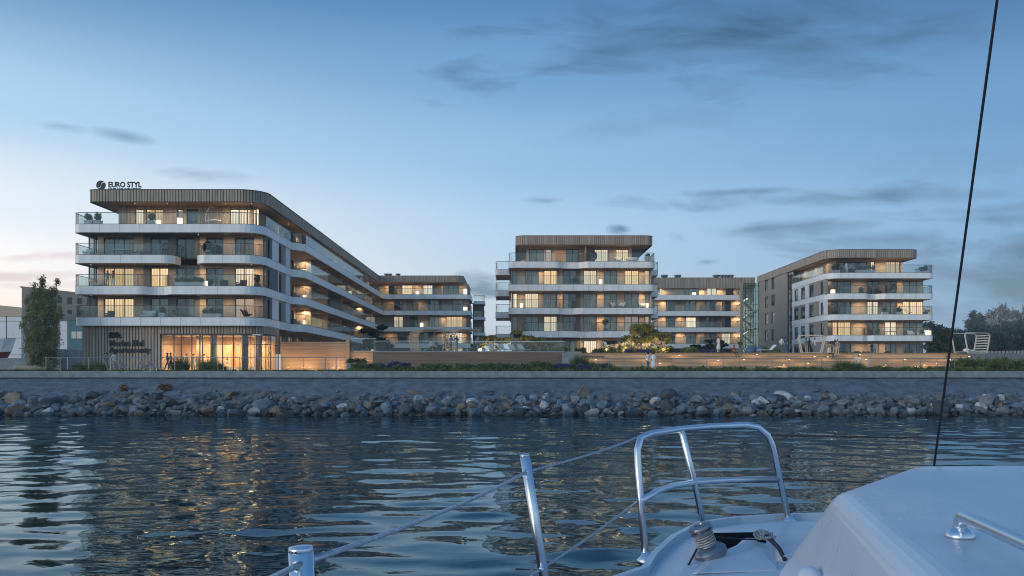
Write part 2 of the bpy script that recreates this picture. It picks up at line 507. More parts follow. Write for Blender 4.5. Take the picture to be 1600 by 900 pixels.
for nm in ('leaf_poplar', 'leaf_dark', 'leaf_mid', 'leaf_pine', 'leaf_bright', 'leaf_far', 'leaf_bare', 'plume', 'lavender', 'grass'):      # light comes through thin leaves
    t = M[nm].node_tree; b = t.nodes['Principled BSDF']
    tl = t.nodes.new('ShaderNodeBsdfTranslucent'); mx = t.nodes.new('ShaderNodeMixShader'); mx.inputs[0].default_value = 0.4
    t.links.new(b.inputs['Base Color'].links[0].from_socket, tl.inputs[0])
    out_ = [n for n in t.nodes if n.type == 'OUTPUT_MATERIAL'][0]
    t.links.new(b.outputs[0], mx.inputs[1]); t.links.new(tl.outputs[0], mx.inputs[2]); t.links.new(mx.outputs[0], out_.inputs[0])

# ------------------------------------------------------------------ plan paths: rounded corners, split into straight and curved pieces
def rpath(pts, n=7):
    out = []; cur = Vector(pts[0][:2])
    for i in range(1, len(pts)):
        p = Vector(pts[i][:2]); r = pts[i][2] if len(pts[i]) > 2 else 0
        if i < len(pts) - 1 and r > 0:
            a = (cur - p).normalized(); b = (Vector(pts[i + 1][:2]) - p).normalized()
            ang = a.angle(b)
            t = r / math.tan(ang / 2)
            t = min(t, (cur - p).length * 0.98, (Vector(pts[i + 1][:2]) - p).length * 0.49)
            r = t * math.tan(ang / 2)
            s, e = p + a * t, p + b * t
            c = p + (a + b).normalized() * (r / math.sin(ang / 2))
            if (s - cur).length > 0.02:
                out.append(('s', [cur, s]))
            a0 = math.atan2(s.y - c.y, s.x - c.x); a1 = math.atan2(e.y - c.y, e.x - c.x)
            while a1 - a0 > math.pi: a1 -= 2 * math.pi
            while a1 - a0 < -math.pi: a1 += 2 * math.pi
            out.append(('c', [s] + [c + Vector((math.cos(a0 + (a1 - a0) * k / n), math.sin(a0 + (a1 - a0) * k / n))) * r for k in range(1, n)] + [e]))
            cur = e
        else:
            out.append(('s', [cur, p])); cur = p
    return out
def flat(pieces):
    pts = [pieces[0][1][0]]
    for _, q in pieces:
        pts += q[1:]
    return pts
def nrm(pts):
    """outward normal (to the right of travel) at every point, mitred"""
    res = []
    for i in range(len(pts)):
        ds = []
        if i > 0: ds.append((pts[i] - pts[i - 1]).normalized())
        if i < len(pts) - 1: ds.append((pts[i + 1] - pts[i]).normalized())
        d = sum(ds, Vector((0, 0)))
        d.normalize()
        n = Vector((d.y, -d.x))
        k = n.dot(Vector((ds[0].y, -ds[0].x)))
        res.append(n / max(k, 0.5))
    return res
def sweep(mb, pts, o0, o1, z0, z1):
    """a rail of rectangular section along pts, from offset o0 (inner) to o1 (outer)"""
    ns = nrm(pts); n = len(pts)
    vs = []
    for p, q in zip(pts, ns):
        a = p + q * o0; b = p + q * o1
        vs += [(a.x, a.y, z0), (b.x, b.y, z0), (b.x, b.y, z1), (a.x, a.y, z1)]
    fs = [(0, 1, 2, 3), (4 * n - 4, 4 * n - 1, 4 * n - 2, 4 * n - 3)]
    for i in range(n - 1):
        for k in range(4):
            k2 = (k + 1) % 4
            fs.append((4 * i + k, 4 * i + 4 + k, 4 * i + 4 + k2, 4 * i + k2))
    return mb.add(vs, fs)

class Fr:
    """a facade frame: u runs left to right as seen from outside, n points outward"""
    def __init__(s, x, y, ang=0.0):
        s.o = Vector((x, y)); s.a = ang
        s.u = Vector((math.cos(ang), math.sin(ang))); s.n = Vector((s.u.y, -s.u.x))
    def P(s, u, n, z):
        q = s.o + s.u * u + s.n * n
        return (q.x, q.y, z)

CACHE = {}
def cached(key, fn):
    if key not in CACHE:
        CACHE[key] = fn()
    return CACHE[key]
def box_mesh(name, w, d, h, m):
    """a box in facade coordinates: u 0..w, depth 0..d behind the face, z 0..h"""
    return cached((name, round(w, 3), round(d, 3), round(h, 3), m.name), lambda: MB().box(0, w, 0, d, 0, h).mesh(name, m))

def window(b, fr, u0, u1, z0, z1, lit=0, leaves=2, n=-0.14):
    w, h = u1 - u0, z1 - z0
    fw = 0.07
    def frame():
        mb = MB()
        mb.box(0, w, -0.05, 0.05, 0, fw); mb.box(0, w, -0.05, 0.05, h - fw, h)
        for k in range(leaves + 1):
            x = k * (w - fw) / leaves
            mb.box(x, x + fw, -0.052, 0.052, fw, h - fw)
        return mb.mesh('window', M['frame'])
    wx, wy, _ = fr.P(u0, n, 0)
    ox, oy, oz = b.location
    o = obj('window', cached(('win', round(w, 2), round(h, 2), leaves), frame), b, (wx - ox, wy - oy, z0 - oz), fr.a)
    lw = (w - fw) / leaves
    for k in range(leaves):
        pm = cached(('pane', round(lw, 2), round(h, 2)), lambda: MB().box(0, lw - fw, -0.008, 0.008, 0, h - 2 * fw).mesh('pane', M['pane']))
        obj('pane', pm, o, (fw + k * lw, 0, fw))
    mt = (M['dark_room'], M['lit_curtain'], M['curtain'], M['dim_curtain'])[lit]
    def curt():
        mb = MB(); nf = max(6, int(w / 0.11)); vs = []
        for i in range(nf + 1):
            x = -0.1 + (w + 0.2) * i / nf
            y = 0.34 + (0.045 if i % 2 else -0.045)
            vs += [(x, y, -0.02), (x, y, h + 0.02)]
        mb.add(vs, [(2 * i, 2 * i + 2, 2 * i + 3, 2 * i + 1) for i in range(nf)])
        return mb.mesh('curtain', mt)
    if lit == 0:
        cm_ = cached(('room', round(w, 2), round(h, 2)), lambda: MB().box(-0.1, w + 0.1, 1.2, 1.24, -0.02, h + 0.02).box(-0.1, -0.06, 0.3, 1.2, 0, h).box(w + 0.06, w + 0.1, 0.3, 1.2, 0, h).box(-0.06, w + 0.06, 0.3, 1.2, -0.05, -0.01).box(-0.06, w + 0.06, 0.3, 1.2, h + 0.01, h + 0.05).mesh('room_back', M['dark_room']))
        obj('room_back', cm_, o)
        if RND.random() < 0.75:                                     # one drawn curtain at the side of a dark room
            cw = lw * RND.choice((0.5, 0.8, 1.0))
            def half():
                mb = MB(); nf = max(4, int(cw / 0.11)); vs = []
                for i in range(nf + 1):
                    vs += [(cw * i / nf, 0.34 + (0.045 if i % 2 else -0.045), 0), (cw * i / nf, 0.34 + (0.045 if i % 2 else -0.045), h)]
                mb.add(vs, [(2 * i, 2 * i + 2, 2 * i + 3, 2 * i + 1) for i in range(nf)])
                return mb.mesh('curtain', M['curtain'])
            obj('curtain', cached(('half', round(cw, 2), round(h, 2)), half), o, (RND.choice((0, w - cw)), 0, 0))
    else:
        obj('curtain', cached(('cur', round(w, 2), round(h, 2), lit), curt), o)
    return o

def wallrow(b, fr, u0, u1, z0, z1, wins, segs, head=2.45, th=0.3):
    """one storey of wall: boxes between the windows, a lintel above each; segs = [(u_end, material), ...]"""
    wins = sorted(wins)
    ox, oy, oz = b.location
    cuts = [u0]
    for wdw in wins:
        cuts += [wdw[0], wdw[1]]
    cuts.append(u1)
    groups = {}
    def put(a, c, za, zb):
        s = u0
        for e, m in segs:
            x0, x1 = max(a, s), min(c, e)
            if x1 - x0 > 0.01:
                mb = groups.setdefault((m, e), MB())
                p = [fr.P(x0, 0, 0), fr.P(x0, -th, 0), fr.P(x1, -th, 0), fr.P(x1, 0, 0)]
                poly = [(q[0] - ox, q[1] - oy) for q in p]
                if (Vector(poly[1]) - Vector(poly[0])).cross(Vector(poly[2]) - Vector(poly[1])) < 0:
                    poly.reverse()
                mb.prism(poly, za - oz, zb - oz)
            s = e
    for i in range(0, len(cuts), 2):
        put(cuts[i], cuts[i + 1], z0, z1)
    for wdw in wins:
        h = wdw[4] if len(wdw) > 4 else head
        put(wdw[0], wdw[1], z0 + h, z1)
        sill = wdw[5] if len(wdw) > 5 else 0.0
        if sill:
            put(wdw[0], wdw[1], z0, z0 + sill)
        window(b, fr, wdw[0], wdw[1], z0 + sill, z0 + h, wdw[2], wdw[3])
    for (m, e), mb in groups.items():
        mb.obj('wall', M[m], b)

def battens(b, name, pts, z0, z1, pitch=0.27, wd=0.2, out=0.05, m='wood_batten', back=True, parent=None):
    """vertical boards following a plan line, on a dark backing strip"""
    ox, oy, oz = b.location
    P = [Vector((p.x - ox, p.y - oy)) for p in pts]
    host = parent
    if back:
        mb = MB(); sweep(mb, P, -0.25, 0.0, z0 - oz, z1 - oz)
        host = mb.obj(name, M['back_board'], b)
    mb = MB(); ns_ = None
    carry = 0.0
    for i in range(len(P) - 1):
        d = P[i + 1] - P[i]; L = d.length
        if L < 1e-6: continue
        d /= L; n = Vector((d.y, -d.x))
        s = carry
        while s < L:
            c = P[i] + d * s
            jit = RND.uniform(-0.012, 0.012)
            a = c - d * wd / 2; e = c + d * wd / 2; o = n * (out + jit)
            mb.prism([(a.x, a.y), (a.x + o.x, a.y + o.y), (e.x + o.x, e.y + o.y), (e.x, e.y)], z0 - oz + 0.01, z1 - oz - 0.01)
            s += pitch
        carry = s - L
    mb.obj('batten', M[m], host, kind='stuff')
    return host

def balcony(b, pieces, zb, back, bh=0.8, L=2.0, gl=1.4, rail=True, norail=None, gh=1.12, deep=9.0, wallmat='white_band', top=None):
    """slab + white band + balustrade along a plan path; back = points closing the slab polygon"""
    ox, oy, oz = b.location
    pts = [Vector((p.x - ox, p.y - oy)) for p in flat(pieces)]
    z1, z0 = zb - oz, zb - bh - oz
    ns_ = nrm(pts)
    poly = [p - q * 0.1 for p, q in zip(pts, ns_)] + [Vector((x - ox, y - oy)) for x, y in back]
    mb = MB(); n = len(poly)
    mb.add([(p.x, p.y, z1 - 0.12) for p in poly] + [(p.x, p.y, z0 + 0.03) for p in poly], [tuple(range(n)), tuple(range(2 * n - 1, n - 1, -1))])
    s = mb.obj('balcony', M['slab'], b)
    runs = [[]]
    for kind, q in pieces:
        pieces_w = [q[0], q[-1]]
        if norail and norail((q[0] + q[-1]) / 2):
            runs.append([])
        q = [Vector((p.x - ox, p.y - oy)) for p in q]
        if kind == 's':
            d = q[1] - q[0]; ln = d.length; d = d / ln; nn = Vector((d.y, -d.x))
            front = abs(nn.y) > 0.6
            l_ = L if front else deep
            k = max(1, int(round(ln / l_)))
            a = math.atan2(d.y, d.x)
            w = ln / k
            for i in range(k):
                p = q[0] + d * (w * i + 0.013)
                obj('band_panel', cached(('band', round(w, 2), bh, wallmat), lambda: MB().box(0, w - 0.026, 0, 0.1, 0, bh).mesh('band_panel', M[wallmat])), s, (p.x, p.y, z0), a)
            if rail and not (norail and norail((pieces_w[0] + pieces_w[1]) / 2)):
                runs[-1] += q
                g_ = gl if front else deep * 0.5
                k = max(1, int(round(ln / g_)))
                w = ln / k
                for i in range(k):
                    p = q[0] + d * (w * i + 0.01) - nn * 0.06
                    obj('glass_panel', cached(('glass', round(w, 2), gh), lambda: MB().box(0, w - 0.02, -0.01, 0.01, 0, gh - 0.06).mesh('glass_panel', M['balustrade_glass'])), s, (p.x, p.y, z1 + 0.04), a)
        else:
            mb = MB(); sweep(mb, q, -0.1, 0.0, z0, z1)
            o = mb.obj('band_panel', M[wallmat], s, smooth=False)
            if rail and not (norail and norail((pieces_w[0] + pieces_w[1]) / 2)):
                runs[-1] += q
                mb = MB(); ln = 0; nq = nrm(q)
                for i in range(len(q) - 1):
                    d = q[i + 1] - q[i]; k = max(1, int(d.length / 0.13))
                    for j in range(k):
                        p = q[i] + d * (j / k) - nq[i] * 0.06
                        mb.box(p.x - 0.012, p.x + 0.012, p.y - 0.012, p.y + 0.012, z1, z1 + gh)
                mb.obj('railing_bars', M['handrail'], s)
    if rail:
        for run in runs:
            rp = [p for i, p in enumerate(run) if i == 0 or (p - run[i - 1]).length > 1e-4]
            if len(rp) > 1:
                mb = MB(); sweep(mb, rp, -0.09, -0.03, z1 + gh - 0.03, z1 + gh + 0.02)
                mb.obj('handrail', M['handrail'], s)
    mb = MB(); sweep(mb, pts, -0.11, 0.015, z1, z1 + 0.035)
    mb.obj('edge_trim', M['handrail'], s)
    return s

def roof(b, pieces, back, z0=19.8, z1=20.92, pitch=0.27):
    ox, oy, oz = b.location
    pts = flat(pieces)
    loc = [Vector((p.x - ox, p.y - oy)) for p in pts]
    nn = nrm(loc)
    poly = [p - q * 0.05 for p, q in zip(loc, nn)] + [Vector((x - ox, y - oy)) for x, y in back]
    mb = MB(); n = len(poly)
    mb.add([(p.x, p.y, z1 - 0.1 - oz) for p in poly] + [(p.x, p.y, z0 + 0.05 - oz) for p in poly], [tuple(range(n)), tuple(range(2 * n - 1, n - 1, -1))])
    r = mb.obj('roof', M['wood_soffit'], b)
    host = battens(b, 'fascia', pts, z0, z1, pitch)
    mb = MB(); sweep(mb, loc, -0.3, 0.09, z1 - oz, z1 + 0.07 - oz)
    mb.obj('roof_edge', M['roof_cap'], b)
    return r

def lamp(b, x, y, z, power=35, col=(1.0, 0.66, 0.36), soft=0.2):
    """a small downlight with its light"""
    ox, oy, oz = b.location
    o = cached('lampmesh', lambda: MB().lathe([(0.035, 0.05), (0.045, 0.06), (0.045, 0.1), (0.03, 0.105)], 10).mesh('downlight', M['downlight_glow']))
    q = obj('downlight', o, b, (x - ox, y - oy, z - oz))
    ld = cached(('lampdata', power, soft, col), lambda: bpy.data.lights.new('downlight', 'AREA'))
    ld.energy = power; ld.color = col; ld.shape = 'DISK'; ld.size = soft * 1.6; ld.spread = RAD(164)
    l = bpy.data.objects.new('downlight_bulb', ld)
    COL.objects.link(l); l.parent = q; l.location = (0, 0, -0.03)
    return q
def wash(b, fr, us, n, power=24, skip=(), col=(1.0, 0.64, 0.34), top=19.82):
    """soft downlights under every balcony soffit, n metres in front of the wall"""
    for fl in range(4):
        zc = (ZB[fl + 1] - 0.79) if fl < 3 else top
        for i, u in enumerate(us):
            if (fl, i) in skip:
                continue
            x, y, _ = fr.P(u, n, 0)
            k = (0.3, 1.15, 0.0, 0.75, 0.45, 1.3, 0.9)[(i * 3 + fl * 5 + len(us)) % 7]
            if k:
                lamp(b, x, y, zc - 0.1, power * k * 1.55, col, 0.4)
# ================================================================== SETTING: ground, quay, terrace podium
ZB = [8.7, 11.7, 14.7, 17.65]           # tops of the balcony bands, storeys two to five
ZG, ZD = 3.5, 5.5                       # promenade, raised courtyard
mb = MB(); mb.add([(-1200, 78.4, 3.30), (1200, 78.4, 3.30), (1200, 900, 3.30), (-1200, 900, 3.30)], [(0, 1, 2, 3)])
mb.obj('ground', M['ground'], kind='structure')
mb = MB(); mb.box(-160, 160, 78.6, 92.0, 3.0, ZG)
mb.obj('promenade', M['promenade'], kind='structure')
mb = MB()
mb.box(-160, 160, 77.9, 78.58, 2.95, ZG + 0.02)
bevel(mb.obj('quay_kerb', M['concrete'], kind='structure'), 0.03)
# sloped block paving below the kerb, laid in courses
quay = MB().add([(-160, 78.3, 2.93), (160, 78.3, 2.93), (160, 69.0, -1.2), (-160, 69.0, -1.2)], [(0, 3, 2, 1)]).obj('revetment', M['paving'], kind='structure')
mb = MB(); rr = random.Random(3)
for i in range(40):
    t0, t1 = i / 66, (i + 0.86) / 66
    y0, y1 = 78.3 - 9.3 * t0, 78.3 - 9.3 * t1
    z0, z1 = 2.93 - 4.13 * t0, 2.93 - 4.13 * t1
    x = -62 - rr.random()
    while x < 62:
        w = rr.uniform(0.7, 0.9); h = 0.04 + rr.uniform(-0.012, 0.012)
        mb.add([(x, y0, z0 + h), (x + w - 0.03, y0, z0 + h), (x + w - 0.03, y1, z1 + h), (x, y1, z1 + h),
                (x, y1, z1 - 0.02), (x + w - 0.03, y1, z1 - 0.02), (x, y0, z0 - 0.02), (x + w - 0.03, y0, z0 - 0.02)],
               [(3, 2, 1, 0), (4, 5, 2, 3), (7, 6, 0, 1), (6, 4, 3, 0), (5, 7, 1, 2)])
        x += w
mb.obj('block', M['paving'], quay, kind='stuff')

# courtyard deck on a podium
mb = MB(); mb.prism([(-17.0, 92.4), (-14.0, 92.4), (-14.0, 90.2), (7.0, 90.2), (7.0, 97.5), (48, 97.5), (60, 99), (90, 99), (90, 170), (-24, 170), (-24, 96), (-17.0, 96)], 3.2, ZD)
mb.obj('courtyard', M['promenade'], kind='structure')

# ================================================================== BUILDING A: the long L-shaped block at the left
A = thing('apartment_building', 'long L-shaped apartment building at left with rooftop sign, glazed lit ground floor and receding balconies', 'building', (-32, 90, ZG))
DA = 86.0; WA = 88.2
fA = Fr(0, WA)
def xa(p): return px(p, WA)
XL, XR = -42.2, -24.1
R_ = 2.0
def tail(proj=True, zi=0):
    """from the front corner along the courtyard wing, round the inner corner and across the far front"""
    return [(XR, DA, R_), (XR, 98.2, 0.5), (-22.9, 99.4, 1.0), (-23.5, 163.6, 0.0), (-7.6, 163.6, 0.9), (-7.6, 172)]
backA = [(-7.6, 176), (-41, 176), (-41.0, 92)]
def backw(x): return [(-7.6, 176), (-41, 176)]
left = [(XL, 92), (XL, DA, 0.7)]
# storey five (terrace of the penthouse), three and two run through; storey four is two balconies
balcony(A, rpath(left + tail()), ZB[3], backA)
def flankA(p): return abs(p.x - XR) < 0.3 and 89.0 < p.y < 98.6
p4l = rpath(left + [(px(270, DA), DA, 1.6), (px(270, DA), WA)])
balcony(A, p4l, ZB[2], [])
p4r = rpath([(px(303, DA), WA), (px(303, DA), DA, 1.1)] + tail())
balcony(A, p4r, ZB[2], [(-7.6, 176), (-32, 176), (-32, WA)], norail=flankA)
p3 = rpath(left + [(px(222, DA), DA, 1.0), (px(232, DA), DA + 0.75, 1.0), (px(256, DA), DA + 0.75, 0.5), (px(262, DA), DA, 0.8)] + tail())
balcony(A, p3, ZB[1], backA, norail=flankA)
balcony(A, rpath([(XL + 0.1, 92), (XL + 0.1, DA, 0.7)] + tail()), ZB[0], backA, norail=flankA)
roofA = rpath([(-40.75, 176), (-40.75, DA, 0.8), (-23.9, DA, 2.4), (-24.2, 162.6, 0.0), (-8.9, 162.6, 1.2), (-8.9, 176)])
roof(A, roofA, [])
# front walls storey by storey
segF = [(xa(224), 'wood_wall'), (xa(312), 'grey_wall'), (xa(400), 'wood_wall')]
xl = xa(153); xr = -24.5
WINS = [(xa(162), xa(209), 3), (xa(235), xa(263), 2), (xa(275.5), xa(303.6), 2), (xa(322), xa(349), 2), (xa(367), xa(397), 2)]
LIT = {0: (1, 2, 0, 0, 3), 1: (1, 1, 0, 0, 1), 2: (2, 0, 0, 0, 2)}
for fl in range(3):
    z0 = ZB[fl] - 0.1; z1 = ZB[fl + 1] - 0.76
    wins = [(a, b_, LIT[fl][i], lv, 2.1) for i, (a, b_, lv) in enumerate(WINS)]
    wallrow(A, fA, xl, xr, z0, z1, wins, [(xa(224), 'wood_wall'), (xa(312), 'grey_wall'), (xr + 1, 'wood_wall')])
    # glazed return of the corner room at the left end
    g = MB(); ox, oy, oz = A.location
    for y in (WA + 0.1, WA + 1.6, WA + 3.2):
        g.box(xl - 0.95 - ox, xl - 0.85 - ox, y - 0.05 - oy, y + 0.05 - oy, z0 - oz, z1 - oz)
    g.box(xl - 0.45 - ox, xl - 0.35 - ox, WA + 0.05 - oy, WA + 0.15 - oy, z0 - oz, z1 - oz)
    cr = g.obj('corner_frame', M['frame'], A)
    MB().box(xl - 0.91 - ox, xl - 0.89 - ox, WA + 0.16 - oy, WA + 3.1 - oy, z0 - oz, z1 - oz).obj('pane', M['pane'], cr)
    # side walls behind the front
    MB().box(xl - ox, xl + 0.3 - ox, WA + 0.31 - oy, 176 - oy, z0 - oz, z1 - oz).obj('wall', M['taupe_wall'], A)
# penthouse
z0, z1 = ZB[3] - 0.1, 19.84
WP = WA + 0.3
fP = Fr(0, WP)
wallrow(A, fP, xa(185), -25.6, z0, z1, [(xa(209), xa(222.6), 1, 1, 2.0), (xa(226), xa(253), 1, 2, 2.0), (xa(275), xa(285), 3, 1, 2.0), (xa(290), xa(308), 2, 1, 2.0), (xa(357.6), xa(399), 1, 3, 2.0)], [(0, 'wood_batten')], head=2.0)
battens(A, 'cladding', [Vector((xa(185), WP)), Vector((xa(208), WP))], z0, z1, 0.3, 0.2, back=False, parent=A)
battens(A, 'cladding', [Vector((xa(310), WP)), Vector((xa(356), WP))], z0, z1, 0.3, 0.2, back=False, parent=A)
MB().box(xa(185) - A.location[0], xa(185) + 0.3 - A.location[0], WP + 0.31 - 90, 176 - 90, z0 - ZG, z1 - ZG).obj('wall', M['taupe_wall'], A)

# flank of the front block facing the courtyard: flush white wall with narrow windows and grey panels
fS = Fr(XR - 0.12, WA + 0.1, math.pi / 2)
for fl in range(3):
    z0 = ZB[fl] - 0.1; z1 = ZB[fl + 1] - 0.76
    wallrow(A, fS, 0, 9.4, z0, z1, [(0.5, 1.35, 0, 1, 2.1), (4.9, 5.9, 0, 1, 2.1)], [(2.2 if fl != 1 else 4.4, 'grey_wall'), (4.7, 'white_wall'), (7.6, 'taupe_wall'), (9.5, 'white_wall')])
z0, z1 = ZB[3] - 0.1, 19.84
wallrow(A, Fr(-25.6, WP, math.pi / 2), 0, 162 - WP, z0, z1,
        [(4 + i * 5.6, 6.4 + i * 5.6, (0, 1, 2, 0, 1, 2, 0, 3, 0, 1, 2, 0)[i], 2, 2.0) for i in range(12)], [(100, 'wood_wall')])
# the wing along the courtyard
fW = Fr(-25.9, 98.0, math.pi / 2)
litw = {0: (1, 3, 0, 1, 0, 3, 1, 0, 3, 2, 0, 1, 0, 0), 1: (3, 1, 0, 2, 3, 0, 2, 0, 1, 0, 2, 0, 3, 0), 2: (3, 0, 2, 1, 0, 3, 2, 0, 0, 1, 0, 2, 0, 0)}
for fl in range(3):
    z0 = ZB[fl] - 0.1; z1 = ZB[fl + 1] - 0.76
    wallrow(A, fW, 0, 66.5, z0, z1, [(1.2 + i * 4.7, 3.7 + i * 4.7, litw[fl][i], 2, 2.15) for i in range(14)], [(70, 'wood_wall')])
    for i in range(1, 8):
        y = 98 + i * 9.4 - 0.3
        MB().box(-25.88 + 32, -24.0 + 32, y - 90, y + 0.3 - 90, z0 - ZG, z1 - ZG).obj('party_wall', M['wood_wall'], A)
    MB().box(-25.88 + 32, -24.2 + 32, 97.75 - 90, 98.0 - 90, z0 - ZG, z1 - ZG).obj('party_wall', M['wood_wall'], A)
# ground storey of the wing behind the timber wall
wallrow(A, fW, 0, 66.5, ZD - 0.05, ZB[0] - 0.76, [(1.2 + i * 4.7, 3.7 + i * 4.7, (1, 1, 0, 3, 0, 1, 2, 0, 0, 2, 1, 0, 0, 0)[i], 2, 2.15) for i in range(14)], [(70, 'wood_wall')])
# far front, seen across the courtyard
WF = 165.6
fF = Fr(0, WF)
def xf(p): return px(p, WF)
FW = {3: [(607, 621, 0, 2), (627.8, 644, 1, 2), (661, 676, 1, 2), (692, 717, 2, 3)], 2: [(616, 630, 0, 2), (636.5, 653.5, 2, 2), (672, 686, 2, 2), (706.5, 723.5, 0, 2)],
      1: [(615, 630, 1, 2), (640, 653, 0, 2), (671, 686, 2, 2), (697, 723, 1, 3)], 0: [(622, 634, 2, 2), (655, 669, 0, 2), (697, 723, 1, 3)]}
for fl in range(4):
    z0 = ZB[fl] - 0.1; z1 = ZB[fl + 1] - 0.76 if fl < 3 else 19.84
    wallrow(A, fF, -25.6, -8.4, z0, z1, [(xf(a), xf(b_), l, n) for a, b_, l, n in FW[fl]], [(xf(632), 'wood_wall'), (xf(655), 'taupe_wall'), (xf(668), 'wood_wall'), (xf(690), 'grey_wall'), (0, 'wood_wall')], head=2.0 if fl == 3 else 2.15)
wallrow(A, fF, -25.6, -8.4, ZD - 0.05, ZB[0] - 0.76, [(xf(655), xf(669), 0, 2), (xf(697), xf(723), 1, 3)], [(0, 'taupe_wall')])
MB().box(-8.4 + 32, -8.1 + 32, WF + 0.32 - 90, 176 - 90, ZD - ZG, 19.8 - ZG).obj('wall', M['taupe_wall'], A)
for fl in range(4):                           # small balconies at the end wall
    balcony(A, rpath([(-7.3, 173.6), (-7.3, 170.5, 0.0), (-5.2, 170.5, 0.5), (-5.2, 176)]), ZB[fl] - 0.7, [(-7.3, 176)], bh=0.55)
MB().box(-7.6 + 32, -5.4 + 32, 173.7 - 90, 173.95 - 90, ZD - ZG, ZB[3] - 0.7 - ZG).obj('wall', M['taupe_wall'], A)

# ---- ground floor pavilion: batten cladding, then a glazed lobby with a rounded corner
GX = px(252, 86.9); GZ = 7.15
gp = rpath([(-41.55, 92), (-41.55, 86.7, 0.25), (GX, 86.7)])
battens(A, 'cladding', flat(gp), ZG, 7.95, 0.3, 0.21, 0.06)
MB().box(-41.5 - A.location[0], GX - A.location[0], 86.625 - 90, 86.65 - 90, GZ - ZG, GZ + 0.03 - ZG).obj('joint_strip', M['back_board'], A)
gh_ = rpath([(GX, 86.7), (-23.9, 86.7, 2.4), (-24.0, 92.2)])
battens(A, 'header_cladding', flat(gh_), GZ, 7.95, 0.3, 0.21, 0.06)
gpts = flat(gh_)
ox, oy, oz = A.location
P = [Vector((p.x - ox, p.y - oy)) for p in gpts]
mb = MB()
sweep(mb, P, -0.1, -0.02, ZG - oz, ZG + 0.08 - oz); sweep(mb, P, -0.1, -0.02, 6.12 - oz, 6.18 - oz); sweep(mb, P, -0.1, -0.02, GZ - 0.09 - oz, GZ - 0.005 - oz)
mull = []
xs = [GX + 0.04]
for p in (271.5, 283, 299.5, 312, 316, 332, 347.5, 364.5, 380.5):
    xs.append(px(p, 86.7))
for x in xs:
    mb.box(x - 0.035 - ox, x + 0.035 - ox, 86.72 - oy, 86.84 - oy, ZG + 0.08 - oz, GZ - 0.09 - oz); mull.append(x)
for i in range(2, len(P)):
    p = P[i]
    mb.box(p.x - 0.07, p.x - 0.01, p.y - 0.03, p.y + 0.03, ZG + 0.08 - oz, GZ - 0.09 - oz)
mb.box(-24.07 - ox, -24.0 - ox, 89.2 - oy, 89.27 - oy, ZG + 0.08 - oz, GZ - 0.09 - oz)
lob = mb.obj('lobby_glazing', M['frame'], A)
xe = xs + [-26.3]
for i in range(len(xs)):
    a, b_ = xe[i] + 0.04, xe[i + 1] - 0.04
    for za, zb in ((ZG + 0.09, 6.11), (6.19, GZ - 0.1)):
        MB().box(a - ox, b_ - ox, 86.77 - oy, 86.785 - oy, za - oz, zb - oz).obj('pane', M['clear_pane'], lob)
mb = MB(); sweep(mb, P[1:], -0.065, -0.05, ZG + 0.09 - oz, GZ - 0.1 - oz); mb.obj('pane', M['clear_pane'], lob)
# inside the lobby
mb = MB(); mb.box(GX + 0.05 - ox, -24.4 - ox, 87.0 - oy, 92.0 - oy, 7.02 - oz, 7.12 - oz); cl = mb.obj('lobby_ceiling', M['white_fabric'], A)
for (x, y) in ((-32.2, 88.4), (-29.6, 88.6), (-26.9, 88.2), (-31.0, 90.4), (-28.2, 90.4), (-25.6, 90.6)):
    lamp(A, x, y, 6.95, 130, soft=0.15)
mb = MB()
x = GX + 0.1
while x < -24.6:
    mb.box(x - ox, x + 0.95 - ox, 92.02 - oy, 92.2 - oy, ZG - oz, 7.1 - oz); x += 0.96
mb.obj('lobby_panelling', M['lobby_wood'], A)
MB().box(GX - 0.25 - ox, GX - oy * 0 - ox, 86.9 - oy, 92.2 - oy, ZG - oz, 7.1 - oz).obj('lobby_side_wall', M['wood_wall'], A)
MB().box(GX - ox, -24.3 - ox, 86.85 - oy, 92.0 - oy, 3.4 - oz, ZG + 0.03 - oz).obj('lobby_floor', M['wood_soffit'], A)
MB().box(-30.6 - ox, -28.4 - ox, 90.6 - oy, 91.98 - oy, ZG - oz, 6.2 - oz).obj('lobby_core', M['lobby_wood'], A)
MB().box(px(395, 90) - ox, px(404, 90) - ox, 90.2 - oy, 90.4 - oy, ZG + 0.04 - oz, 6.6 - oz).obj('lobby_screen', M['wood_batten'], A)
for p, y, w in ((334, 87.5, 0.32), (383, 87.5, 0.32), (312, 89.5, 0.3), (404, 88.6, 0.28)):
    MB().lathe([(w, ZG - oz), (w, 7.03 - oz)], 18, (px(p, y) - ox, y - oy, 0)).obj('column', M['concrete'] if p in (334, 383) else M['wood_wall'], A, smooth=True)
for (p, w, c) in ((340, 2.0, 'white_fabric'), (368, 2.2, 'white_fabric'), (395, 1.6, 'white_fabric')):      # benches
    x = px(p, 89)
    MB().box(x - w / 2 - ox, x + w / 2 - ox, 88.8 - oy, 89.6 - oy, ZG + 0.04 - oz, ZG + 0.5 - oz).obj('bench_seat', M[c], A)
# warm lights under the balconies
wash(A, fA, [xa(150) , xa(218), xa(268), xa(316), xa(358), xa(398)], 1.1, 20, skip=((2, 2), (0, 2), (0, 1), (2, 1)))
wash(A, fW, [1.0 + i * 7.6 for i in range(9)], 1.2, 24)
wash(A, fF, [xf(610), xf(650), xf(690), xf(722)], 1.0, 30, skip=((1, 1), (2, 2)))
for i in range(5):
    lamp(A, -24.9, 100 + i * 9, 7.75, 20, soft=0.3)
# rooftop plant
for p in (604, 609, 622):
    MB().lathe([(0.25, 0), (0.25, 0.5), (0.45, 0.55), (0.45, 0.8)], 10, (px(p, 166) - ox, 166 - oy, 20.9 - oz)).obj('roof_vent', M['roof_cap'], A)

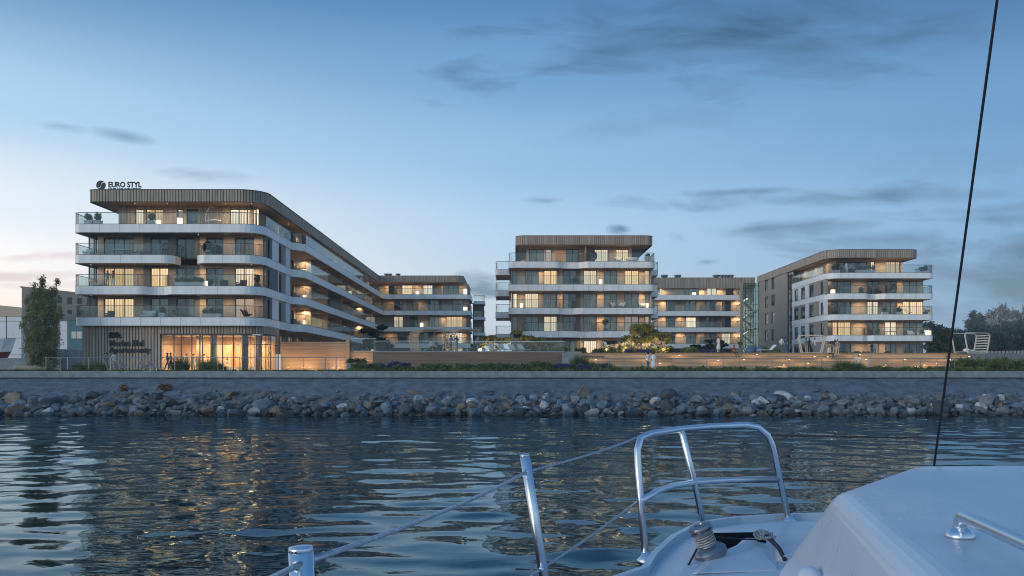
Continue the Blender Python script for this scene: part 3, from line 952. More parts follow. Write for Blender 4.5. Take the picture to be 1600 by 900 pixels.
# ================================================================== BUILDING B: centre
B = thing('apartment_building', 'free-standing five-storey apartment block in the centre with straight white bands and flat brown roof', 'building', (9, 117, ZD))
DB, WB = 115.0, 117.0
fB = Fr(0, WB)
def xb(p): return px(p, WB)
def db(p): return px(p, DB)
bl, br = -0.45, 18.45
cl_ = [(bl, 121), (bl, DB, 0.6)]
cr_ = [(br, DB, 0.9), (br, 121)]
bk = [(br - 0.2, 135), (bl + 0.2, 135)]
def recess(a, c):
    return [(db(a), DB, 0.9), (db(a + 6), DB + 0.9, 0.9), (db(c - 6), DB + 0.9, 0.9), (db(c), DB, 0.9)]
balcony(B, rpath(cl_ + recess(873, 915) + cr_), ZB[3], bk)
balcony(B, rpath(cl_ + cr_), ZB[2], bk)
balcony(B, rpath(cl_ + recess(873, 906) + cr_), ZB[1], bk)
balcony(B, rpath([(db(816), WB), (db(816), DB, 0.9)] + recess(902, 937) + cr_), ZB[0], bk + [(bl + 0.2, WB + 0.1)])
roof(B, rpath([(0.56, 135), (0.56, DB, 1.0), (18.1, DB, 1.0), (18.1, 135)]), [])
WB_ = [(799.6, 808.5, 1), (820, 842, 2), (849.4, 870.4, 2), (879.6, 900.5, 2), (911.5, 932.5, 2), (943.4, 964.4, 2), (975.4, 998, 2), (1007.5, 1015, 1)]
LB = {2: (2, 2, 1, 0, 1, 2, 1, 1), 1: (1, 1, 2, 0, 2, 2, 2, 0), 0: (2, 2, 1, 0, 2, 2, 3, 3)}
segB = [(xb(846), 'wood_wall'), (xb(875), 'taupe_wall'), (xb(879), 'wood_wall'), (xb(907), 'grey_wall'), (xb(1004), 'wood_wall'), (40, 'taupe_wall')]
for fl in range(3):
    wallrow(B, fB, -0.1, 18.2, ZB[fl] - 0.1, ZB[fl + 1] - 0.76, [(xb(a), xb(c), LB[fl][i], n) for i, (a, c, n) in enumerate(WB_)], segB, head=2.15)
wallrow(B, fB, -0.1, 18.2, ZD - 0.05, ZB[0] - 0.76, [(xb(a), xb(c), (0, 0, 2, 0, 1, 0, 0, 0)[i], n) for i, (a, c, n) in enumerate(WB_)], segB, head=2.1)
wallrow(B, Fr(0, WB + 0.4), xb(823), xb(988), ZB[3] - 0.1, 19.84, [(xb(827), xb(850), 2, 2), (xb(852), xb(862), 3, 1), (xb(885), xb(905), 2, 2), (xb(929), xb(951), 1, 2), (xb(963), xb(983), 1, 2)], [(40, 'wood_batten')], head=2.0)
ox, oy, oz = B.location
MB().box(xb(913) - ox, xb(914.5) - ox, DB + 0.6 - oy, WB + 0.38 - oy, ZB[3] - 0.1 - oz, 19.84 - oz).obj('party_wall', M['wood_batten'], B)
for x in (xb(823), xb(988) - 0.3):
    MB().box(x - ox, x + 0.3 - ox, WB + 0.72 - oy, 134 - oy, ZB[3] - 0.1 - oz, 19.84 - oz).obj('wall', M['wood_batten'], B)
for x in (-0.1, 17.9):
    MB().box(x - ox, x + 0.3 - ox, WB + 0.32 - oy, 135 - oy, ZD - oz, ZB[3] - 0.2 - oz).obj('wall', M['taupe_wall'], B)
for z in (ZB[3], ZB[2], ZB[1], ZB[0]):
    balcony(B, rpath([(-0.15, 124.0), (-2.3, 124.0, 0.5), (-2.3, 130)][::-1] and [(-2.3, 131.5), (-2.3, 124.0, 0.5), (-0.15, 124.0)]), z, [(-0.15, 131.5)], bh=0.75)
    balcony(B, rpath([(18.25, 124.6), (20.4, 124.6, 0.5), (20.4, 130)]), z, [(18.25, 130)], bh=0.75)
wash(B, fB, [xb(814), xb(845), xb(875), xb(938), xb(970), xb(1003)], 1.0, 24, skip=((2, 2), (0, 0), (3, 0), (3, 5), (0, 2)))
for p in (906, 938, 1003):
    lamp(B, xb(p), WB - 1.0, ZB[0] - 0.9, 24, soft=0.3)
for z in (ZB[3], ZB[2], ZB[1]):
    lamp(B, -1.2, 126.5, z - 0.9, 16, soft=0.3)

# ================================================================== BUILDING C: right block, its wing, the glass stair and the low front at the back
C_ = thing('apartment_building', 'right-hand apartment building with glass stairwell, brown wing and rounded lit balconies beside the trees', 'building', (50, 132, ZD))
DC, WC = 128.0, 130.5
fC = Fr(0, WC)
def xc(p): return px(p, WC)
def dc(p): return px(p, DC)
lc = [(45.05, 144.3), (45.05, DC, 1.8)]
rc = [(60.3, DC, 0.6), (60.3, 134)]
bkc = [(59, 146), (45.3, 146)]
def flankC(p): return abs(p.x - 45.05) < 0.3 and p.y > 129.8
balcony(C_, rpath(lc + rc), ZB[3], bkc)
balcony(C_, rpath(lc + [(dc(1356), DC, 0.9), (dc(1361), DC + 0.9, 0.8), (dc(1374), DC + 0.9, 0.8), (dc(1381), DC, 0.9)] + rc), ZB[2], bkc, norail=flankC)
balcony(C_, rpath(lc + rc), ZB[1], bkc, norail=flankC)
balcony(C_, rpath(lc + [(dc(1350), DC, 0.8), (dc(1354), DC + 0.5, 0.6), (dc(1359), DC + 0.5, 0.6), (dc(1364), DC, 0.8)] + rc), ZB[0], bkc, norail=flankC)
roof(C_, rpath([(45.1, 164.6), (45.1, DC, 2.2), (58.2, DC, 1.3), (58.2, 146)]), [])
WC_ = [(1298.5, 1330, 3), (1355, 1373, 2), (1383, 1401, 2), (1411, 1443, 3)]
LC = {2: (0, 0, 0, 2), 1: (0, 1, 2, 1), 0: (1, 2, 1, 2)}
for fl in range(3):
    wallrow(C_, fC, 45.6, 59.2, ZB[fl] - 0.1, ZB[fl + 1] - 0.76, [(xc(a), xc(c), LC[fl][i], n) for i, (a, c, n) in enumerate(WC_)], [(xc(1352), 'wood_wall'), (xc(1380), 'taupe_wall'), (xc(1444), 'wood_wall'), (70, 'grey_wall')], head=2.15)
wallrow(C_, fC, 45.6, 59.2, ZD - 0.05, ZB[0] - 0.76, [(xc(a), xc(c), (0, 3, 2, 0)[i], n) for i, (a, c, n) in enumerate(WC_)], [(70, 'wood_wall')], head=2.15)
wallrow(C_, Fr(0, WC + 0.3), 47.0, 57.0, ZB[3] - 0.1, 19.84, [(xc(1308), xc(1356), 0, 4), (xc(1362), xc(1368), 1, 1), (xc(1384.5), xc(1409), 1, 3)], [(70, 'wood_wall')], head=2.05)
ox, oy, oz = C_.location
for x, za, zb in ((58.9, ZD, ZB[3] - 0.2), (56.7, ZB[3] - 0.1, 19.84)):
    MB().box(x - ox, x + 0.3 - ox, WC + 0.62 - oy, 146 - oy, za - oz, zb - oz).obj('wall', M['taupe_wall'], C_)
MB().box(45.4 - ox, 59 - ox, 146.1 - oy, 146.3 - oy, ZD - oz, ZB[3] - oz).obj('wall', M['taupe_wall'], C_)
fCs = Fr(45.12, 144.2, -math.pi / 2)                    # flank facing the courtyard; u runs towards the viewer
def uc(p): return 144.2 - 45.1 * FPX / (p - 800)
for fl in range(4):
    z0 = ZB[fl - 1] - 0.1 if fl else ZD
    z1 = ZB[fl] - 0.76
    ws = [(uc(1241), uc(1247), 0, 1, 2.0, 0.15), (uc(1251), uc(1257.5), 0, 1, 2.0, 0.15), (uc(1264.5), uc(1271), 0, 1, 2.0, 0.15)]
    if fl:
        ws.append((uc(1281.6), uc(1285.6), 0, 1, 2.0, 0.15))
    m2 = {1: 'taupe_wall', 2: 'white_wall', 3: 'taupe_wall', 0: 'taupe_wall'}[fl]
    wallrow(C_, fCs, 0, uc(1290), z0, z1, ws, [(uc(1240.4), 'white_wall'), (uc(1258), 'white_wall' if fl in (1, 3) else 'taupe_wall'), (uc(1263.5), 'white_wall'), (uc(1280), 'taupe_wall'), (30, m2)])
MB().box(46.8 - ox, 47.1 - ox, WC + 0.62 - oy, 164 - oy, ZB[3] - 0.1 - oz, 19.84 - oz).obj('wall', M['wood_wall'], C_)
# dark glass strip between the flank and the brown wing
mb = MB()
for k in range(4):
    mb.box(45.3 - ox, 45.42 - ox, 144.35 + k * 0.9 - oy, 144.43 + k * 0.9 - oy, ZD - oz, 19.8 - oz)
for z in range(0, 12):
    mb.box(45.31 - ox, 45.41 - ox, 144.44 - oy, 147.04 - oy, ZD + z * 1.2 - oz, ZD + z * 1.2 + 0.06 - oz)
s = mb.obj('stair_glazing', M['frame'], C_)
MB().box(45.35 - ox, 45.37 - ox, 144.4 - oy, 147.0 - oy, ZD - oz, 19.8 - oz).obj('pane', M['stair_glass'], s)
MB().box(46.3 - ox, 46.4 - ox, 144.4 - oy, 147.0 - oy, ZD - oz, 19.8 - oz).obj('wall', M['grey_wall'], C_)
# brown wing
fCw = Fr(45.2, 164.6, -math.pi / 2)
def uw(p): return 164.6 - 45.2 * FPX / (p - 800)
for fl in range(5):
    z0 = ([ZD] + ZB)[fl] - 0.1; z1 = (ZB + [19.9])[fl] - 0.1
    l = [(0, 0), (0, 0), (3, 3), (0, 0), (0, 3)][fl]
    wallrow(C_, fCw, 0, 17.4, z0, z1, [(uw(1195), uw(1200), l[0], 1, 2.3, 0.3), (uw(1205), uw(1210.4), l[1], 1, 2.3, 0.3)], [(60, 'taupe_wall')])
# stair behind glass
sx0, sx1, sy = px(1161, 164), px(1185, 164), 164.0
mb = MB()
for k in range(7):
    x = sx0 + (sx1 - sx0) * k / 6
    mb.box(x - 0.04 - ox, x + 0.04 - ox, sy - oy, sy + 0.1 - oy, ZD - oz, 19.8 - oz)
for z in range(13):
    mb.box(sx0 - ox, sx1 - ox, sy + 0.01 - oy, sy + 0.09 - oy, ZD + z * 1.15 - oz, ZD + z * 1.15 + 0.06 - oz)
s = mb.obj('stair_glazing', M['frame'], C_)
for k in range(6):
    x = sx0 + (sx1 - sx0) * k / 6
    MB().box(x + 0.05 - ox, x + (sx1 - sx0) / 6 - 0.05 - ox, sy + 0.04 - oy, sy + 0.05 - oy, ZD - oz, 19.8 - oz).obj('pane', M['stair_glass'], s)
for k in range(4):
    z0 = ZD + k * 3.05
    mb = MB()
    for i in range(9):
        xx = sx0 + 0.3 + (sx1 - sx0 - 0.9) * i / 9
        d = (sx1 - sx0 - 0.9) / 9
        mb.box(xx - ox, xx + d - ox, 165.0 - oy, 166.2 - oy, z0 + 1.52 - i * 0.17 - oz, z0 + 1.72 - i * 0.17 - oz)
        mb.box(xx - ox, xx + d - ox, 166.4 - oy, 167.6 - oy, z0 + 1.7 + i * 0.15 - oz, z0 + 1.88 + i * 0.15 - oz)
    mb.box(sx0 - ox, sx0 + 0.3 - ox, 165.0 - oy, 167.6 - oy, z0 + 1.5 - oz, z0 + 1.7 - oz)
    mb.box(sx1 - 0.6 - ox, sx1 - ox, 165.0 - oy, 167.6 - oy, z0 - 0.2 - oz, z0 - oz)
    mb.obj('stair_flight', M['white_wall'], C_)
    lamp(C_, sx0 + 1.4, 165.6, z0 + 2.75, 60, (0.98, 1.0, 0.88), soft=0.3)
MB().box(sx0 - ox, sx1 + 0.3 - ox, 168.0 - oy, 168.2 - oy, ZD - oz, 19.8 - oz).obj('wall', M['white_wall'], C_)
MB().box(px(1158, 164) - ox, px(1161, 164) - 0.05 - ox, 163.8 - oy, 165 - oy, ZD - oz, 19.82 - oz).obj('pier', M['taupe_wall'], C_)
# low front at the back of the court
WR = 167.0; fR = Fr(0, WR)
def xr_(p): return px(p, WR)
x0b, x1b = px(1022, 165), px(1155.5, 165)
roof(C_, rpath([(x0b, 166.0), (45.0, 166.0)]), [(45.0, 178), (x0b, 178)], z0=19.0)
BWW = {3: [(1030.5, 1034.7, 1, 1), (1068, 1092, 2, 3), (1104, 1119.5, 1, 2), (1134, 1146, 0, 2)], 2: [(1041, 1055, 0, 2), (1069, 1087, 2, 2), (1103, 1118, 0, 2), (1127.6, 1142, 0, 2)],
       1: [(1041, 1055, 0, 2), (1072, 1088, 1, 2), (1103, 1118, 0, 2), (1127.6, 1142, 0, 2)], 0: [(1046, 1055, 0, 2), (1072, 1087, 2, 2), (1103, 1118, 2, 2), (1127.6, 1142, 1, 2)]}
for fl in range(4):
    balcony(C_, rpath([(x0b, 165.0), (x1b, 165.0), (x1b, 166.9)]), ZB[fl], [(x0b, 166.9)], bh=0.85)
    z0 = ZB[fl] - 0.1; z1 = ZB[fl + 1] - 0.8 if fl < 3 else 19.2
    wallrow(C_, fR, x0b, px(1158, 167), z0, z1, [(xr_(a), xr_(b_), l, n) for a, b_, l, n in BWW[fl]], [(xr_(1040), 'wood_wall'), (xr_(1066), 'taupe_wall'), (xr_(1093), 'wood_wall'), (xr_(1126), 'grey_wall'), (70, 'wood_wall')] if fl < 3 else [(70, 'wood_wall')], head=1.75 if fl == 3 else 2.1)
wallrow(C_, fR, x0b, px(1158, 167), ZD - 0.05, ZB[0] - 0.8, [(xr_(1046), xr_(1055), 0, 2), (xr_(1072), xr_(1087), 0, 2), (xr_(1127), xr_(1142), 0, 2)], [(70, 'grey_wall')], head=2.1)
for p in (1036, 1040, 1057, 1061, 1117, 1121, 1128, 1133, 1138, 1143):
    MB().lathe([(0.22, 0), (0.22, 0.45), (0.42, 0.5), (0.42, 0.85)], 10, (px(p, 168) - ox, 168 - oy, 20.85 - oz)).obj('roof_vent', M['roof_cap'], C_)
for (p0, p1, y) in ((1212, 1240, 150), (1185, 1197, 160)):
    xx = 48.5
    MB().box(xx - ox, xx + 4 - ox, y - oy, y + 5 - oy, 20.85 - oz, 22.0 - oz).obj('roof_plant', M['taupe_wall'], C_)
wash(C_, fC, [xc(1292), xc(1342), xc(1378), xc(1406), xc(1448)], 1.1, 26, skip=((3, 0), (3, 4), (2, 2)))
for p in (1292, 1342, 1378, 1449):
    lamp(C_, xc(p), WC - 1.1, ZB[0] - 0.9, 26, soft=0.3)
for y in (133, 138, 143, 149, 155):
    lamp(C_, 46.1, y, 19.7, 22, soft=0.3)
wash(C_, fR, [xr_(1036), xr_(1062), xr_(1096), xr_(1124), xr_(1150)], 0.7, 26, skip=((2, 1), (1, 3)), top=19.0)
# ================================================================== SIGNS
def text(name, s, size, m, parent, loc, depth=0.04, sx=1.0, spacing=1.0, bold=0.0):
    c = bpy.data.curves.new(name, 'FONT')
    c.body = s; c.size = size; c.extrude = depth; c.offset = bold; c.space_character = spacing
    c.resolution_u = 3
    tmp = bpy.data.objects.new('tmp', c)
    COL.objects.link(tmp)
    bpy.context.view_layer.update()
    me = bpy.data.meshes.new_from_object(tmp.evaluated_get(bpy.context.evaluated_depsgraph_get()))
    bpy.data.objects.remove(tmp)
    me.materials.clear(); me.materials.append(m)
    w = max(v.co.x for v in me.vertices) if len(me.vertices) else 1
    me.transform(Matrix.Rotation(RAD(90), 4, 'X'))
    o = obj(name, me, parent, loc)
    return o, w
s = thing('rooftop_sign', 'dark EURO STYL lettering with round emblem standing on the roof edge', 'sign', (px(150, 86.5), 86.5, 20.98))
def fit(name, t, h, w, loc, **k):
    o, w0 = text(name, t, 1.0, M['lettering'], s, (0, 0, 0), **k)
    hh = max(v.co.z for v in o.data.vertices) - min(0, min(v.co.z for v in o.data.vertices))
    o.data.transform(Matrix.Diagonal((w / w0, 1, h / hh, 1)))
    o.location = loc
    return o
k = 86.5 / FPX
fit('lettering', 'EURO STYL', 9.0 * k, 52 * k, (19 * k, 0, 5.0 * k), bold=0.03)
fit('small_lettering', 'GRUPA DOM DEVELOPMENT', 2.7 * k, 51.5 * k, (19.2 * k, 0, 1.2 * k), bold=0.014)
mb = MB()
def disc_half(sgn):
    out = []
    for i in range(25):
        a = math.pi * i / 24
        out.append((math.cos(a) * 7.2, sgn * math.sin(a) * 7.2))
    # swoosh cut through the middle
    for i in range(1, 24):
        u = -1 + 2 * i / 24
        y = 1.9 * math.sin(u * math.pi) + sgn * 0.7
        if abs(u) < 0.97:
            out.append((u * 7.2, y))
    return out
ang = RAD(35)
for sg in (1, -1):
    poly = disc_half(sg)
    poly = [((x * math.cos(ang) - y * math.sin(ang)) * k, (x * math.sin(ang) + y * math.cos(ang)) * k) for x, y in poly]
    n = len(poly)
    area = sum(poly[i][0] * poly[(i + 1) % n][1] - poly[(i + 1) % n][0] * poly[i][1] for i in range(n))
    if area < 0: poly.reverse()
    cx, cz = 7.8 * k, 8.0 * k
    mb.add([(cx + x, -0.05, cz + z) for x, z in poly] + [(cx + x, 0.05, cz + z) for x, z in poly],
           [tuple(range(n)), tuple(range(2 * n - 1, n - 1, -1))] + [(i, n + i, n + (i + 1) % n, (i + 1) % n) for i in range(n)])
mb.obj('emblem', M['lettering'], s)
mb = MB()
for x in (4, 12, 24, 40, 56, 68):
    mb.box(x * k - 0.02, x * k + 0.02, 0.06, 0.1, -0.05, 3 * k)
mb.box(2 * k, 70 * k, 0.06, 0.1, 0.4 * k, 0.8 * k)
mb.obj('bracket', M['lettering'], s)
s = thing('wall_sign', 'black Marina Hel Apartamenty lettering with small wave mark on the batten-clad ground floor', 'sign', (px(170, 86.6), 86.62, 3.6))
k = 86.6 / FPX
def zsg(y): return pz(y, 86.6) - 3.6
fit('lettering', 'Marina Hel', 9.8 * k, 53 * k, (0.8 * k, -0.06, zsg(540.5)), bold=0.03, spacing=1.08)
fit('lettering', 'Apartamenty', 11.2 * k, 64 * k, (0.8 * k, -0.06, zsg(550.5)), bold=0.03, spacing=1.08)
for i, (w, z) in enumerate(((15, 520.5), (18, 523.5), (20, 526.5))):       # the little wave mark: three wavy strokes
    mb = MB()
    mb.tube([((j * w / 16) * k, -0.03, zsg(z + 0.9 * math.sin(j * 1.15 + i))) for j in range(17)], 1.25 * k, 6)
    mb.obj('wave_mark', M['lettering'], s)
# ================================================================== TIMBER WALLS, PODIUM FACES, STEPS
tw = thing('timber_wall', 'tall lit wall of horizontal timber boards beside the glazed lobby', 'wall', (-20.5, 92.4, ZG))
def boards(parent, x0, x1, y, z0, z1, h, m, loc, name='board', split=3.4):
    """horizontal boards, butted end to end, each course a little uneven"""
    mb = MB(); z = z0; i = 0; r = random.Random(int(abs(x0 * 7 + z0 * 13)))
    while z + h * 0.5 < z1:
        x = x0; hh = min(h, z1 - z)
        off = r.uniform(0.3, 1.0)
        while x < x1 - 0.01:
            xe_ = min(x1, x + split * off); off = 1.0
            d = r.uniform(-0.012, 0.008)
            mb.box(x - loc[0] + 0.003, xe_ - loc[0] - 0.003, y - 0.05 + d - loc[1], y - loc[1], z + 0.006 - loc[2], z + hh - 0.006 - loc[2])
            x = xe_
        z += h
    return mb.obj(name, M[m], parent, kind='stuff')
l = tw.location
MB().box(-23.85 - l[0], -17.1 - l[0], 92.4 - l[1], 92.6 - l[1], 0, 3.1).obj('backing', M['back_board'], tw)
boards(tw, -23.85, -17.1, 92.4, ZG, 6.6, 0.16, 'deck_wood', l)
MB().box(-17.08 - l[0], -16.72 - l[0], 92.1 - l[1], 92.7 - l[1], -0.02, 3.45).obj('post', M['deck_wood'], tw)
def ground_lamp(parent, x, y, z, p):
    lx, ly, lz = parent.location
    me = cached('glm', lambda: MB().lathe([(0.09, 0), (0.09, 0.05), (0.06, 0.06)], 10).mesh('uplight', M['lamp_glow']))
    q = obj('uplight', me, parent, (x - lx, y - ly, z - lz))
    ld = cached(('gl', p), lambda: bpy.data.lights.new('uplight', 'SPOT'))
    ld.energy = p * 2.2; ld.color = (1.0, 0.62, 0.30); ld.shadow_soft_size = 0.08; ld.spot_size = RAD(165); ld.spot_blend = 0.6
    b_ = bpy.data.objects.new('uplight_bulb', ld); COL.objects.link(b_); b_.parent = q; b_.location = (0, 0.0, 0.16); b_.rotation_euler = (RAD(128), 0, 0)
for p in (474, 486, 522, 530):
    ground_lamp(tw, px(p, 91.7), 91.3, ZG + 0.35, 13)
ground_lamp(tw, px(452, 91.7), 91.3, ZG + 0.35, 12)

pd = thing('podium_wall', 'long podium wall of dark horizontal boards under the glass balustrade, left of the steps', 'wall', (-5, 90, ZG))
l = pd.location
boards(pd, -16.7, -14.0, 92.4, ZG, 5.6, 0.18, 'deck_wood', l)
boards(pd, -14.0, 5.4, 90.2, ZG, 5.46, 0.2, 'podium_wood', l)
MB().box(-14.0 - l[0], 5.4 - l[0], 90.2 - l[1], 90.5 - l[1], 0, 1.94).obj('backing', M['back_board'], pd)
ground_lamp(pd, -15.4, 91.4, ZG + 0.6, 14)
bl_ = thing('glass_balustrade', 'frameless glass balustrade along the podium edge in front of the pergolas', 'balustrade', (-5, 90.4, ZD))
l = bl_.location
def glass_run(x0, x1, y, z, h, n):
    w = (x1 - x0) / n
    for i in range(n):
        obj('glass_panel', cached(('gr', round(w, 2), round(h, 2)), lambda: MB().box(0, w - 0.03, -0.01, 0.01, 0, h).mesh('glass_panel', M['balustrade_glass'])), bl_, (x0 + i * w - l[0], y - l[1], z - l[2]))
    MB().box(x0 - l[0], x1 - l[0], y - 0.03 - l[1], y + 0.03 - l[1], z + h - l[2], z + h + 0.04 - l[2]).obj('handrail', M['steel'], bl_)
    MB().box(x0 - l[0], x1 - l[0], y - 0.05 - l[1], y + 0.05 - l[1], z - 0.06 - l[2], z - l[2]).obj('base_rail', M['galvanised'], bl_)
glass_run(-16.6, -14.0, 92.5, 5.66, 1.25, 2)
glass_run(-13.95, -4.1, 90.35, 5.55, 1.0, 7)
glass_run(-4.0, 5.3, 90.35, 5.55, 0.95, 6)

st = thing('timber_steps', 'broad lit timber steps with built-in light strips rising to the courtyard at right', 'steps', (26, 90, ZG))
l = st.location
LEV = [(84.6, 4.0, 8.6, 46.8), (87.4, 4.4, 7.0, 47.2), (90.2, 4.8, 6.2, 47.4), (93.0, 5.16, 5.6, 47.6), (95.6, 5.5, 5.45, 47.8)]
for i, (y, z, x0, x1) in enumerate(LEV):
    y1 = LEV[i + 1][0] if i < 4 else 97.6
    zb = LEV[i - 1][1] if i else ZG
    MB().box(x0 - l[0], x1 - l[0], y + 0.03 - l[1], y1 + 0.3 - l[1], 0, z - 0.05 - l[2]).obj('step', M['back_board'], st)
    boards(st, x0, x1, y + 0.03, zb, z - 0.06, 0.13, 'deck_wood', l, 'riser_board')
    mb = MB(); r = random.Random(i); yy = y - 0.06
    while yy < y1:
        x = x0; off = r.uniform(0.3, 1)
        while x < x1 - 0.01:
            xe_ = min(x1, x + 4.0 * off); off = 1
            mb.box(x + 0.004 - l[0], xe_ - 0.004 - l[0], yy + 0.005 - l[1], yy + 0.165 - l[1], z - 0.05 - l[2], z + r.uniform(-0.004, 0.002) - l[2]); x = xe_
        yy += 0.17
    mb.obj('tread_board', M['deck_wood'], st, kind='stuff')
    if i == 9:
        MB().box(x0 + 0.5 - l[0], x1 - 0.5 - l[0], y - 0.045 - l[1], y + 0.0 - 0.03 - l[1], z - 0.085 - l[2], z - 0.056 - l[2]).obj('light_strip', M['strip_glow'], st)
# broken-up upper benches and platforms
for j, (x0, x1, y, z, h) in enumerate([(16, 22, 88.4, 4.4, 0.42), (29.6, 34, 85.6, 4.0, 0.42), (36.5, 44, 91.0, 4.8, 0.4), (9.5, 14.5, 91.2, 4.8, 0.38)]):
    MB().box(x0 - l[0], x1 - l[0], y - l[1], y + 0.9 - l[1], z - l[2], z + h - l[2]).obj('bench_block', M['deck_wood'], st)
for p, y, z in ((1222, 84.3, 3.95), (1380, 84.3, 3.95), (1440, 84.3, 3.95), (1120, 86.9, 4.4), (1290, 89.8, 4.8), (1180, 92.4, 5.1), (1340, 92.4, 5.1), (1060, 92.4, 5.0), (980, 92.3, 5.0)):
    ground_lamp(st, px(p, y), y - 0.6, z + 0.12, 22)
for i, (p, y, z) in enumerate(((930, 90.0, 4.86), (1010, 89.9, 4.86), (1090, 89.8, 4.86), (1160, 89.8, 4.86), (1230, 89.8, 4.86), (1350, 89.8, 4.86), (1410, 89.8, 4.86), (1480, 89.8, 4.86), (1030, 87.0, 4.46), (1260, 87.0, 4.46), (1460, 87.0, 4.46), (1510, 92.6, 5.2), (1420, 92.6, 5.2), (1270, 92.6, 5.2))):
    ground_lamp(st, px(p, y - .5), y - 0.55 - 2.8 + 2.3, z - 0.2, 14)  # row of uplights added in place of light strips along the steps
bt = thing('timber_planter', 'low lit timber planter edge along the front of the right-hand building', 'planter', (49, 118, ZD))
MB().box(-4, 4.5, 0, 0.5, 0, 0.42).obj('edging', M['deck_wood'], bt)
MB().box(-3.9, 4.4, -0.06, -0.02, 0.02, 0.06).obj('light_strip', M['strip_glow'], bt)

# quayside railings
def railing(name, label, x0, x1, y, z, h, step, grp=None, infill=False):
    t = thing(name, label, 'railing', ((x0 + x1) / 2, y, z), group=grp)
    c = (x0 + x1) / 2
    n = max(1, int(round((x1 - x0) / step)))
    pm = cached(('post', h), lambda: MB().box(-0.025, 0.025, -0.03, 0.03, -0.03, h).mesh('post', M['galvanised']))
    for i in range(n + 1):
        obj('post', pm, t, (x0 - c + (x1 - x0) * i / n, 0, 0))
    MB().tube([(x0 - c - 0.05, 0, h), (x1 - c + 0.05, 0, h)], 0.028, 8).obj('top_rail', M['galvanised'], t)
    if infill:
        mb = MB(); x = x0 - c + 0.12
        while x < x1 - c:
            mb.box(x - 0.008, x + 0.008, -0.008, 0.008, 0.1, h - 0.02); x += 0.12
        mb.box(x0 - c, x1 - c, -0.015, 0.015, 0.08, 0.1)
        mb.obj('baluster', M['galvanised'], t, kind='stuff')
    else:
        mb = MB()
        for k in (0.25, 0.5, 0.75):
            mb.tube([(x0 - c, 0, h * k), (x1 - c, 0, h * k)], 0.007, 5)
        mb.obj('wire', M['galvanised'], t)
railing('quay_railing', 'thin metal quay railing in front of the batten wall and glazed lobby', px(72, 80.5), px(508, 80.5), 80.5, ZG, 1.25, 2.0)
railing('quay_railing', 'short close-barred gate section of railing beside the lit timber wall', px(509, 80.5), px(541, 80.5), 80.5, ZG, 1.25, 0.9, infill=True)
railing('quay_railing', 'long thin metal railing in front of the timber steps', px(925, 82.5), px(1335, 82.5), 82.5, ZG, 1.2, 1.55)
railing('quay_railing', 'short end of thin railing at the right end of the steps beside the white cabana', px(1358, 82.5), px(1518, 82.5), 82.5, ZG, 1.2, 1.55)
for p, w in ((1335, 'left'), (1357, 'right')):
    t = thing('gate_post', 'pale gate post at the %s side of the gap in the railing before the steps' % w, 'post', (px(p, 82.2), 82.2, ZG))
    MB().box(-0.06, 0.06, -0.06, 0.06, -0.03, 1.5).obj('shaft', M['pale_frame'], t); MB().box(-0.075, 0.075, -0.075, 0.075, 1.5, 1.54).obj('cap', M['pale_frame'], t)

# ================================================================== PERGOLAS AND FRAMES
def hoop(mb, pts, y0, y1, th=0.16):
    """a closed rounded frame in the x-z plane, th thick, y0..y1 deep"""
    P = flat(rpath(pts, 6)); P = P[:-1] if (P[0] - P[-1]).length < 1e-3 else P
    n = len(P); vs = []; fs = []
    c = sum(P, Vector((0, 0))) / n
    for i, p in enumerate(P):
        d = (P[(i + 1) % n] - P[i - 1]).normalized(); q = Vector((d.y, -d.x))
        if q.dot(p - c) > 0: q = -q
        i_ = p + q * th
        vs += [(p.x, y0, p.y), (p.x, y1, p.y), (i_.x, y1, i_.y), (i_.x, y0, i_.y)]
    for i in range(n):
        j = (i + 1) % n
        for k in range(4):
            k2 = (k + 1) % 4
            fs.append((4 * i + k, 4 * j + k, 4 * j + k2, 4 * i + k2))
    return mb.add(vs, fs)
def cabana(label, x, y, z, wt, wb, h, depth, side, slats=True, shell=False):
    t = thing('pergola', label, 'pergola', (x, y, z), RAD(38) if shell else RAD(24) if slats else 0.0)
    pts = [(0, 0), (-wb / 2, 0, 0.15), (-wt / 2, h, 0.35), (wt / 2, h, 0.45), (wb / 2, 0, 0.15), (0, 0)]
    n = 2 if not shell else 4
    for i in range(n):
        mb = MB(); yy = depth * i / max(1, n - 1) - 0.08
        hoop(mb, pts, yy, yy + 0.12, 0.095); mb.obj('hoop', M['pale_frame'], t)
    if slats:
        sides = [side] if not shell else [side, 0]
        for sd_ in sides:
            k = 8 if sd_ else 9
            for i in range(1, k):
                f = i / k
                if sd_:
                    xx = sd_ * (wb / 2 + (wt / 2 - wb / 2) * f) - sd_ * 0.06; zz = h * f
                    MB().box(xx - 0.03, xx + 0.03, 0.08, depth - 0.08, zz - 0.06, zz + 0.06).obj('slat', M['pale_frame'], t)
                else:
                    xx = -wt / 2 + wt * f; zz = h - 0.07
                    MB().box(xx - 0.045, xx + 0.045, 0.08, depth - 0.08, zz - 0.03, zz + 0.03).obj('slat', M['pale_frame'], t)
    return t
cabana('trapezoid timber frame pergola behind the group on the steps, before the white flank wall', px(1267, 98), 97.6, ZD, 3.1, 2.2, 2.0, 0.5, 1, slats=False)
t = cabana('white slatted cabana with open front standing at the right end of the deck', px(1512, 96), 94, ZD - 0.1, 4.0, 2.9, 2.2, 1.6, 1)
for i in range(6):
    MB().box(-1.35, 0.9, 0.1 + i * 0.24, 0.3 + i * 0.24, 0.13, 0.2).obj('seat_slat', M['pale_frame'], t)
MB().ball((-0.6, 0.8, 0.36), 0.34, 10, 6, (1.3, 1, 0.55)).obj('cushion', M['white_fabric'], t, smooth=True)
